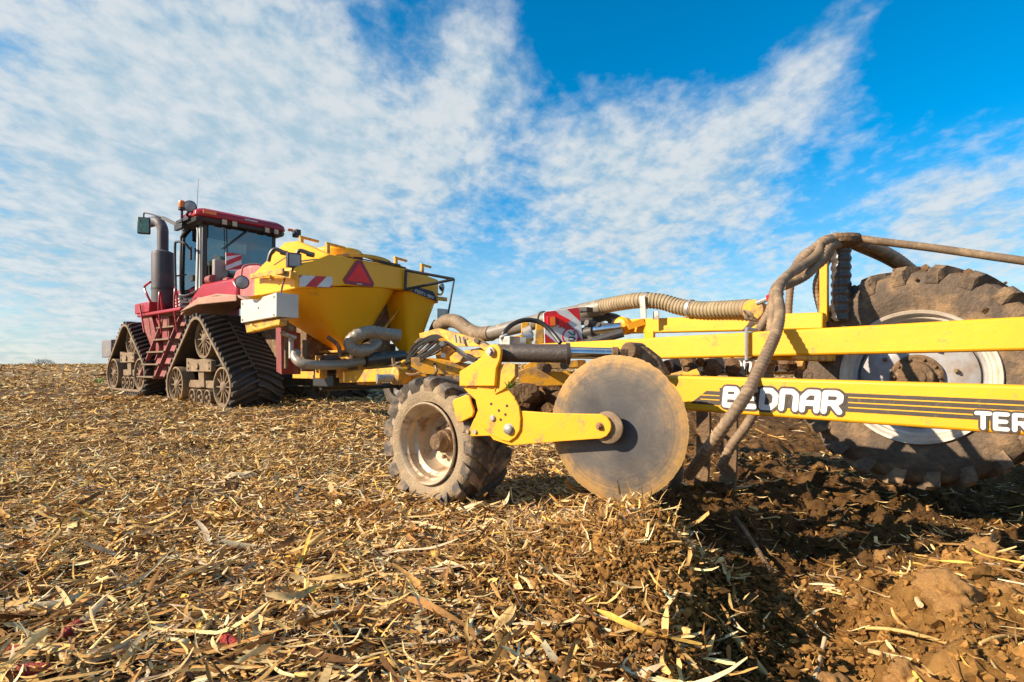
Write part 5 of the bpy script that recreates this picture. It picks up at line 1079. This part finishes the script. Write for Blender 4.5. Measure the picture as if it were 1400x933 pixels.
# front A frame and tongue
slab([(573, 456), (598, 449), (618, 454), (652, 463), (664, 470), (676, 480), (668, 484), (655, 474), (618, 474), (600, 462), (574, 464)], [6.3, 6.2, 6.0, 5.6, 5.5, 5.3, 5.3, 5.5, 6.0, 6.2, 6.3], .05, YELM, 'upper_link')
slab([(598, 492), (618, 483), (680, 471), (690, 482), (640, 492), (604, 502)], [6.2, 6.1, 5.4, 5.4, 5.8, 6.2], .08, YELM, 'lower_link')
slab([(595, 468), (602, 462), (612, 466), (616, 478), (614, 492), (598, 496), (594, 482)], 6.05, .10, YELM, 'link_tower')
slab([(562, 489), (600, 491), (640, 500), (660, 508), (640, 512), (580, 512), (562, 502)], 6.0, .14, YELM, 'drawbar')
slab([(536, 503), (560, 504), (600, 507), (640, 510), (640, 522), (590, 523), (545, 522), (536, 516)], 6.4, .18, YELM, 'drawbar')
mb = MB(); c = P(543, 514, 6.3); mb.lathe(c, LF, [(.10, -.12), (.10, .05), (.05, .07)], 22); mb.bar(P(540, 505, 6.4), P(556, 496, 6.5), .08, .08, UP); mb.bar(P(470, 516, 8.2), P(545, 512, 6.5), .16, .14, UP); obj('hitch_head', mb, YELM, cu, bevel=.01)
mb = MB(); mb.cyl(P(516, 518, 6.15), P(536, 517, 6.25), .045, n=18); mb.cyl(P(515, 518, 6.14), P(518, 518, 6.15), .055, n=18); obj('hitch_pin', mb, STL, cu)
mb = MB()
for k in range(7):
    a = 622+k*5.5; mb.cyl(P(a, 458+k*1.6, 5.7), P(a+2, 469+k*.9, 5.7), .014, n=6)
for a, b in ((651, 466), (660, 470), (604, 470), (606, 486)): mb.cyl(P(a, b, 5.5), P(a, b, 5.7), .025, n=10)
obj('link_bolt', mb, STL, cu)
mb = MB(); r5 = random.Random(11)
for k in range(9):
    o_ = r5.uniform(-4, 4); mb.tube([P(552+o_*.5, 508+o_*.3, 6.6), P(558, 490+o_, 6.4), P(570+o_, 474+o_*1.2, 6.3), P(590, 462+o_, 6.2), P(604+o_, 464+o_, 6.1), P(592+o_*2, 478+o_, 6.0), P(570, 490+o_*.6, 6.1), P(556+o_, 497, 6.4)][: 5 if k % 2 else 8], .013, 6)
for k in range(5):
    o_ = r5.uniform(-3, 3); mb.tube([P(560+o_, 505, 6.3), P(575, 492+o_, 6.0), P(598, 476+o_, 5.8), P(612+o_, 470+o_, 5.7), P(628, 481+o_, 5.5), P(641, 490+o_, 5.4), P(652, 494+o_, 5.2)], .011, 6)
mb.tube([P(594, 497, 6.0), P(597, 508, 5.95), P(590, 514, 6.0), P(578, 508, 6.1), P(562, 505, 6.2)], .012, 6)
obj('black_hose', mb, BLK, cu)
mb = MB(); mb.tube([P(545, 506, 6.4), P(560, 512, 6.2), P(580, 509, 6.1), P(600, 500, 6.1)], .014, 6); mb.tube([P(568, 470, 6.3), P(576, 464, 6.3), P(590, 466, 6.3), P(583, 476, 6.2), P(572, 484, 6.2)], .02, 8); 
for k in range(14): p = P(r5.uniform(538, 600), r5.uniform(495, 512), r5.uniform(6.2, 6.5)); mb.cyl(p, p+V((r5.uniform(-.1, .1), 0, r5.uniform(-.08, .08))), r5.uniform(.012, .03), n=8)
obj('pipe_fitting', mb, MUDS, cu)
# distributor head and its hoses
post0 = P(1128, 362, 4.15); 
mb = MB(); mb.bar(P(1127, 355, 4.1), P(1127, 440, 4.1), .07, .05, LF); obj('yellow_post', mb, YEL, cu, bevel=.005)
mb = MB(); mb.tube([P(1150, 330, 4.05), P(1150, 360, 4.05), P(1150, 408, 4.05), P(1150, 440, 4.05)], .062, 18, rib=.06, pitch=.06); mb.tube([P(1150, 352, 4.05)+LF*.01, P(1150, 425, 4.05)+LF*.01], .05, 12, 0); dh = obj('distributor_riser', mb, SHP, cu)
mb = MB(); mb.lathe(P(1148, 342, 4.05), UP, [(.065, 0), (.13, .04), (.14, .07), (.13, .095), (.05, .10)], 24); dhh = obj('distributor_head', mb, MUDS, cu)
mb = MB(); hr = .033
def hz_(pts, r=hr, ds=None, m=None, rib=.035): 
    mb.tube([P(*p) for p in pts], r, 12, 6, rib=rib, pitch=.028)
hz_([(1146, 328, 4.0), (1132, 327, 3.95), (1121, 333, 3.9), (1118, 347, 3.85), (1100, 362, 3.75), (1085, 371, 3.6), (1070, 384, 3.45), (1063, 402, 3.3), (1066, 425, 3.15), (1062, 452, 3.0), (1047, 487, 2.85), (1020, 540, 2.66), (992, 580, 2.62), (962, 622, 2.75), (942, 650, 2.9)], .029, rib=.05)
hz_([(1146, 331, 4.0), (1128, 330, 3.9), (1110, 342, 3.9), (1096, 356, 3.9), (1082, 372, 3.85), (1062, 392, 3.7), (1057, 408, 3.6), (1056, 430, 3.55), (1053, 470, 3.5), (1050, 520, 3.55), (1025, 575, 3.45), (1000, 610, 3.45), (986, 640, 3.5)], .029, rib=.05)
hz_([(1146, 334, 3.98), (1133, 338, 3.9), (1122, 355, 3.85), (1104, 375, 3.8), (1084, 386, 3.75), (1068, 392, 3.65)], .031)
hz_([(1140, 333, 4.1), (1126, 334, 4.1), (1100, 347, 4.2), (1088, 362, 4.2), (1082, 385, 4.2), (1079, 410, 4.2), (1077, 445, 4.2)], .026)
hz_([(1142, 336, 4.2), (1136, 350, 4.2), (1122, 372, 4.25), (1116, 392, 4.25), (1120, 415, 4.25), (1128, 440, 4.25)], .026)
hz_([(1142, 330, 4.0), (1136, 340, 3.95), (1130, 352, 3.95), (1112, 367, 3.95), (1090, 376, 3.9), (1072, 386, 3.8), (1060, 400, 3.75), (1053, 425, 3.7), (1040, 448, 3.7), (1030, 470, 3.8)], .030)
hz_([(1150, 324, 4.05), (1165, 325, 4.0), (1200, 330, 3.9), (1280, 340, 3.75), (1400, 357, 3.5), (1560, 378, 3.2)], .026, rib=.006)
hz_([(1152, 327, 4.1), (1170, 332, 4.1), (1200, 341, 4.15), (1225, 355, 4.2), (1250, 372, 4.25), (1275, 395, 4.3)], .038, rib=.006)
hz_([(1152, 326, 4.15), (1180, 330, 4.2), (1210, 342, 4.3), (1232, 355, 4.35), (1260, 378, 4.4)], .030)
hz_([(1154, 332, 4.1), (1175, 341, 4.15), (1205, 354, 4.25), (1228, 367, 4.3), (1250, 385, 4.35)], .022)
obj('seed_hose', mb, HOSE, cu)
mb = MB(); mb.cyl(P(1035, 415, 3.8), P(1062, 404, 3.68), .016, n=8); mb.cyl(P(1070, 399.5, 3.6), P(1052, 408, 3.65), .022, n=8); obj('hose_strap', mb, STL, cu)
mb = MB(); mb.cyl(P(1050, 408.5, 3.62), P(1054, 407, 3.62), .024, n=8); mb.cyl(P(1060, 404.5, 3.6), P(1064, 403, 3.6), .024, n=8); obj('red_clip', mb, REFR, cu)
mb = MB(); mb.lathe(P(1144, 329, 4.0), V((1, -.3, .1)), [(.06, -.012), (.06, .012)], 16)
for k in range(5): p = P(1136+k*6, 324-(k % 2), 4.0); mb.cyl(p, p+V((.005, 0, .035)), .004, n=6)
obj('cable_tie', mb, STL, cu)
mb = MB()
for k in range(10): mb.tube([P(1018+r5.uniform(-3, 3), 425, 4.1), P(1024+r5.uniform(-8, 8), 432+r5.uniform(-4, 4), 4.05), P(1030+r5.uniform(-6, 6), 440, 4.05), P(1018+r5.uniform(-4, 6), 452, 4.05)], .006, 5)
obj('wire_tie', mb, TAN, cu)
# ================================================================== SMALL THINGS IN THE FIELD
def weed(px, py, d, s, lab, name='green_weed'):
    a = P(px, py, d); a.z = gz(a.x, a.y) if py > 500 and name == 'green_weed' and s != .11 else a.z
    mb = MB(); rr = random.Random(int(px))
    for k in range(9):
        t = rr.uniform(0, 6.28); l = s*rr.uniform(.5, 1); e = V((math.cos(t), math.sin(t), rr.uniform(.3, 1.4))).normalized(); w = e.cross(UP).normalized()*l*.22
        m_ = a+e*l*.55; mb.add([a, m_+w, a+e*l+V((0, 0, -l*.2)), m_-w], [[0, 1, 2, 3]])
    return tag(obj(name, mb, WEED), lab, 'weed', 'green weeds sprouting in the litter')
weed(380, 655, 3, .07, 'green weed in the litter below the rear rubber track'); weed(70, 570, 8.6, .16, 'small green weed far left, below the distant bush'); weed(135, 525, 20, .35, 'bright green weed beside the front rubber track'); weed(225, 575, 7.5, .15, 'green weed to the left below the rear rubber track')
weed(10, 640, 4, .09, 'green weed at the left edge of the picture'); weed(815, 733, 2.6, .04, 'tiny yellow green weed on the heap under the disc'); weed(60, 745, 2.3, .06, 'green weed in the foreground litter at far left')
tf = P(697, 532, 3.0); mb = MB(); rr = random.Random(4)
for k in range(26):
    e = V((rr.uniform(-1, 1), rr.uniform(-1, 1), rr.uniform(-.3, 1.3))).normalized(); l = rr.uniform(.02, .07); w = e.cross(V((.3, .2, 1))).normalized()*l*.15; mb.add([tf, tf+e*l*.5+w, tf+e*l, tf+e*l*.5-w], [[0, 1, 2, 3]])
tag(obj('weed_tuft', mb, WEED), 'tuft of green weed and roots caught on the yellow frame above the sector plate', 'weed')
# red cobs
cobs = [(5, 885, 'bright red maize cob at the left edge of the foreground'), (96, 858, 'dull red maize cob in the foreground, behind the one at the edge'), (45, 918, 'dark red maize cob at the bottom left corner'), (313, 873, 'small red maize cob in the centre left foreground')]
c0 = None
for px, py, lab in cobs:
    yy = .84*778/(py-500)*.97; x0 = (px-700)/FP*yy
    if c0 is None:
        mb = MB(); mb.lathe(V((0, 0, 0)), V((1, .3, .1)), [(.012, -.04), (.018, -.034), (.019, -.01), (.017, .02), (.012, .036), (.004, .04)], 14); c0 = obj('maize_cob', mb, COBM); o_ = c0
    else: o_ = c0.copy(); COL.objects.link(o_)
    o_.location = (x0, yy, gz(x0, yy)+.030); o_.rotation_euler = (0, .2, px*.7); tag(o_, lab, 'maize cob', 'red maize cobs in the litter')
# husks and long stalks in front
def husk(px, py, ang, Ln, wd, lab, mat, lift=.03, name='maize_husk', tilt=0.05):
    yy = .84*778/(py-500)*.96; x0 = (px-700)/FP*yy; g = gz(x0, yy)+lift; u = V((math.cos(ang), math.sin(ang), tilt)).normalized(); w = V((-u.y, u.x, 0)).normalized(); mb = MB(); m_ = 10; n_ = 6; rr = random.Random(int(px))
    for lay in range(3):
        k0 = len(mb.v); tw = rr.uniform(-.4, .4); of = rr.uniform(-.3, .3)*wd
        for j in range(m_+1):
            t = j/m_; wv = wd*(math.sin(math.pi*min(1, t*.93+.05))**.6)*(.5+.5*(1-lay*.25))
            for i_ in range(n_+1):
                s_ = i_/n_*2-1; p = V((x0, yy, g))+u*(t-.5)*Ln*(1-lay*.1)+w*(s_*wv*.5+of*t)+UP*((1-s_*s_)*wv*.35+.010*lay+.05*Ln*math.sin(t*5+lay)+tw*s_*wv*.3*t); mb.v.append(p+UP*.003*math.sin(s_*14+lay))
        for j in range(m_):
            for i_ in range(n_): a = k0+j*(n_+1)+i_; mb.f.append([a, a+1, a+n_+2, a+n_+1])
    return tag(obj(name, mb, mat, smooth=70), lab, 'maize husk')
STR1 = material('pale_husk', (.74, .56, .32), .6, 0, None, 0, 25, (.50, .34, .16), .3, 90); STR2 = material('golden_stalk', (.62, .42, .15), .5, 0, None, 0, 20, (.42, .25, .08), .3, 90)
husk(70, 825, .75, .22, .07, 'large pale open maize husk lying in the left foreground', STR1); husk(150, 885, .95, .13, .05, 'greyish papery husk in the left foreground beside a red cob', STR1)
husk(690, 865, .9, .11, .05, 'brown curled husk standing in the centre foreground', STR2, .05, tilt=.6); husk(330, 655, .4, .2, .07, 'pale husk lying between the tracks and the left foreground', STR1)
husk(1160, 690, 2.2, .10, .04, 'short tan husk lying in the shaded furrow', STR1)
def stalk(p0, p1, r, lab, d0, d1, mat=None, lift=.02):
    def gp(p, yy): x0 = (p[0]-700)/FP*yy; return V((x0, yy, gz(x0, yy)+lift))
    y0 = d0; y1 = d1; a = gp(p0, y0); b = gp(p1, y1); m_ = (a+b)/2+UP*.012; mb = MB(); mb.tube([a, a.lerp(m_, .5)+UP*.004, m_, m_.lerp(b, .5)+V((.004, .004, 0)), b], r, 10)
    for t in (.3, .65): c = a.lerp(b, t)+UP*.010; mb.lathe(c, b-a, [(r*1.18, -.006), (r*1.25, 0), (r*1.18, .006)], 10)
    rr = random.Random(int(p0[0]))
    for k in range(3):
        c = a.lerp(b, rr.random()); e = (b-a).normalized(); w = e.cross(UP); l = rr.uniform(.05, .12); mb.add([c, c+e*l*.5+w*.012+UP*.012, c+e*l+w*rr.uniform(-.03, .03), c+e*l*.5-w*.012+UP*.006], [[0, 1, 2, 3]])
    return tag(obj('maize_stalk', mb, mat or STR2, smooth=60), lab, 'maize stalk', 'long maize stalks in the foreground')
def dy(py, z=.0): return (.84-z)*778/(py-500)
stalk((985, 862), (1090, 912), .012, 'thick pale maize stalk on the tilled soil at the bottom, right of centre', dy(858), dy(918), STR2, .008)
stalk((1185, 830), (1300, 888), .006, 'thin yellow stalk lying on brown clods in the bottom right', dy(832), dy(888))
stalk((1125, 760), (1180, 800), .008, 'short pale stalk in the middle of the tilled strip', dy(765), dy(800), STR1)
stalk((1232, 775), (1258, 830), .010, 'frayed white stalk standing out on the sunlit clods', dy(785), dy(845), STR1)
stalk((1340, 905), (1398, 890), .005, 'thin yellow straw at the bottom right corner', dy(905), dy(890))
stalk((160, 850), (290, 785), .005, 'long thin golden stalk lying diagonally in the left foreground', dy(850), dy(785), STR2, .05)
stalk((35, 885), (95, 910), .011, 'short cut golden stalk in the bottom left', dy(885), dy(915), STR2, .03)
stalk((1005, 690), (1060, 740), .012, 'dark root like stalk on the shaded furrow bank', dy(700), dy(748), MUDS, .03)
# larger clods
cl0 = None
big = [(1175, 815, .055, 'round brown clod in the middle of the sunlit tilled soil'), (1000, 860, .06, 'brown clod at the edge of the stubble heap'), (1130, 915, .10, 'large clod at the bottom of the furrow'), (1300, 870, .11, 'broad sunlit clod near the bottom right'),
       (1345, 800, .10, 'broad clod catching the sun at the right edge'), (1080, 800, .06, 'shaded clod in the middle of the furrow'), (1240, 915, .07, 'clod at the bottom edge, right of the pale stalk'), (1385, 880, .08, 'clod in the bottom right corner'), (1210, 745, .06, 'shaded clod below the large wheel'), (990, 780, .05, 'clod on the furrow bank below the disc'),
       (1290, 760, .08, 'shaded clod behind the sunlit ones on the right'), (1110, 700, .06, 'dark clod between the hoses and the large wheel')]
def clodmesh(seed):
    mb = MB(); v, f = ico(4)
    for p in v: p = V(tuple(p)); n0 = noise.noise(p*1.3+V((seed, 0, 0))); n1_ = noise.noise(p*4+V((seed, 3, 0))); n2_ = noise.noise(p*11+V((seed, 3, 5))); mb.v.append(p*(1+.5*n0+.30*n1_+.16*n2_+.07*noise.noise(p*24)))
    mb.f = f.tolist(); return mb
CLM = material('clod_soil', (.29, .145, .040), .95, 0, (.38, .20, .062), .5, 12, (.22, .11, .031), .35, 12)
protos = [obj('soil_clod', clodmesh(3.1*k), CLM, smooth=80) for k in range(3)]
for n_, (px, py, r_, lab) in enumerate(big):
    yy = dy(py, -.05); x0 = (px-700)/FP*yy; o_ = protos[n_] if n_ < 3 else protos[n_ % 3].copy()
    if n_ >= 3: COL.objects.link(o_)
    o_.scale = (r_*.8, r_*.7, r_*.62); o_.location = (x0, yy, gz(x0, yy)+r_*.12); o_.rotation_euler = (0, 0, n_*1.7); tag(o_, lab, 'soil clod', 'larger soil clods in the tilled strip')
# distant bushes on the horizon
def bush(px, w, h_, d, lab):
    rr = random.Random(int(px)); c = V(((px-700)/FP*d, d, gz((px-700)/FP*d, d)-.2)); root = thing('distant_bush', c, lab, 'bush', 'bare bushes on the horizon'); mb = MB(); tw = MB()
    for k in range(5): tw.bar(c+V((rr.uniform(-.3, .3)*w, 0, 0)), c+V((rr.uniform(-.5, .5)*w, rr.uniform(-.3, .3)*w, h_*.7)), .12, .12)
    for k in range(420):
        t = rr.uniform(-1, 1); p = c+V((t*w*.5, rr.uniform(-.4, .4)*w, h_*(.25+.75*rr.random()*(1-t*t*.85)))); e = V((rr.gauss(0, .5), rr.gauss(0, .5), rr.uniform(.2, 1))).normalized()*rr.uniform(.5, 1.4); w_ = V((.10, .05, 0)); mb.add([p, p+w_, p+e], [[0, 1, 2]])
    obj('trunk', tw, TWIG, root); obj('crown', mb, HEDGE, root)
bush(60, 7, 3.2, 230, 'wide bare bush on the horizon left of the tractor'); bush(32, 4, 1.3, 230, 'low bare bush on the horizon, leftmost of all'); bush(118, 3, 1.0, 230, 'very low bare bush on the horizon just left of the tractor')
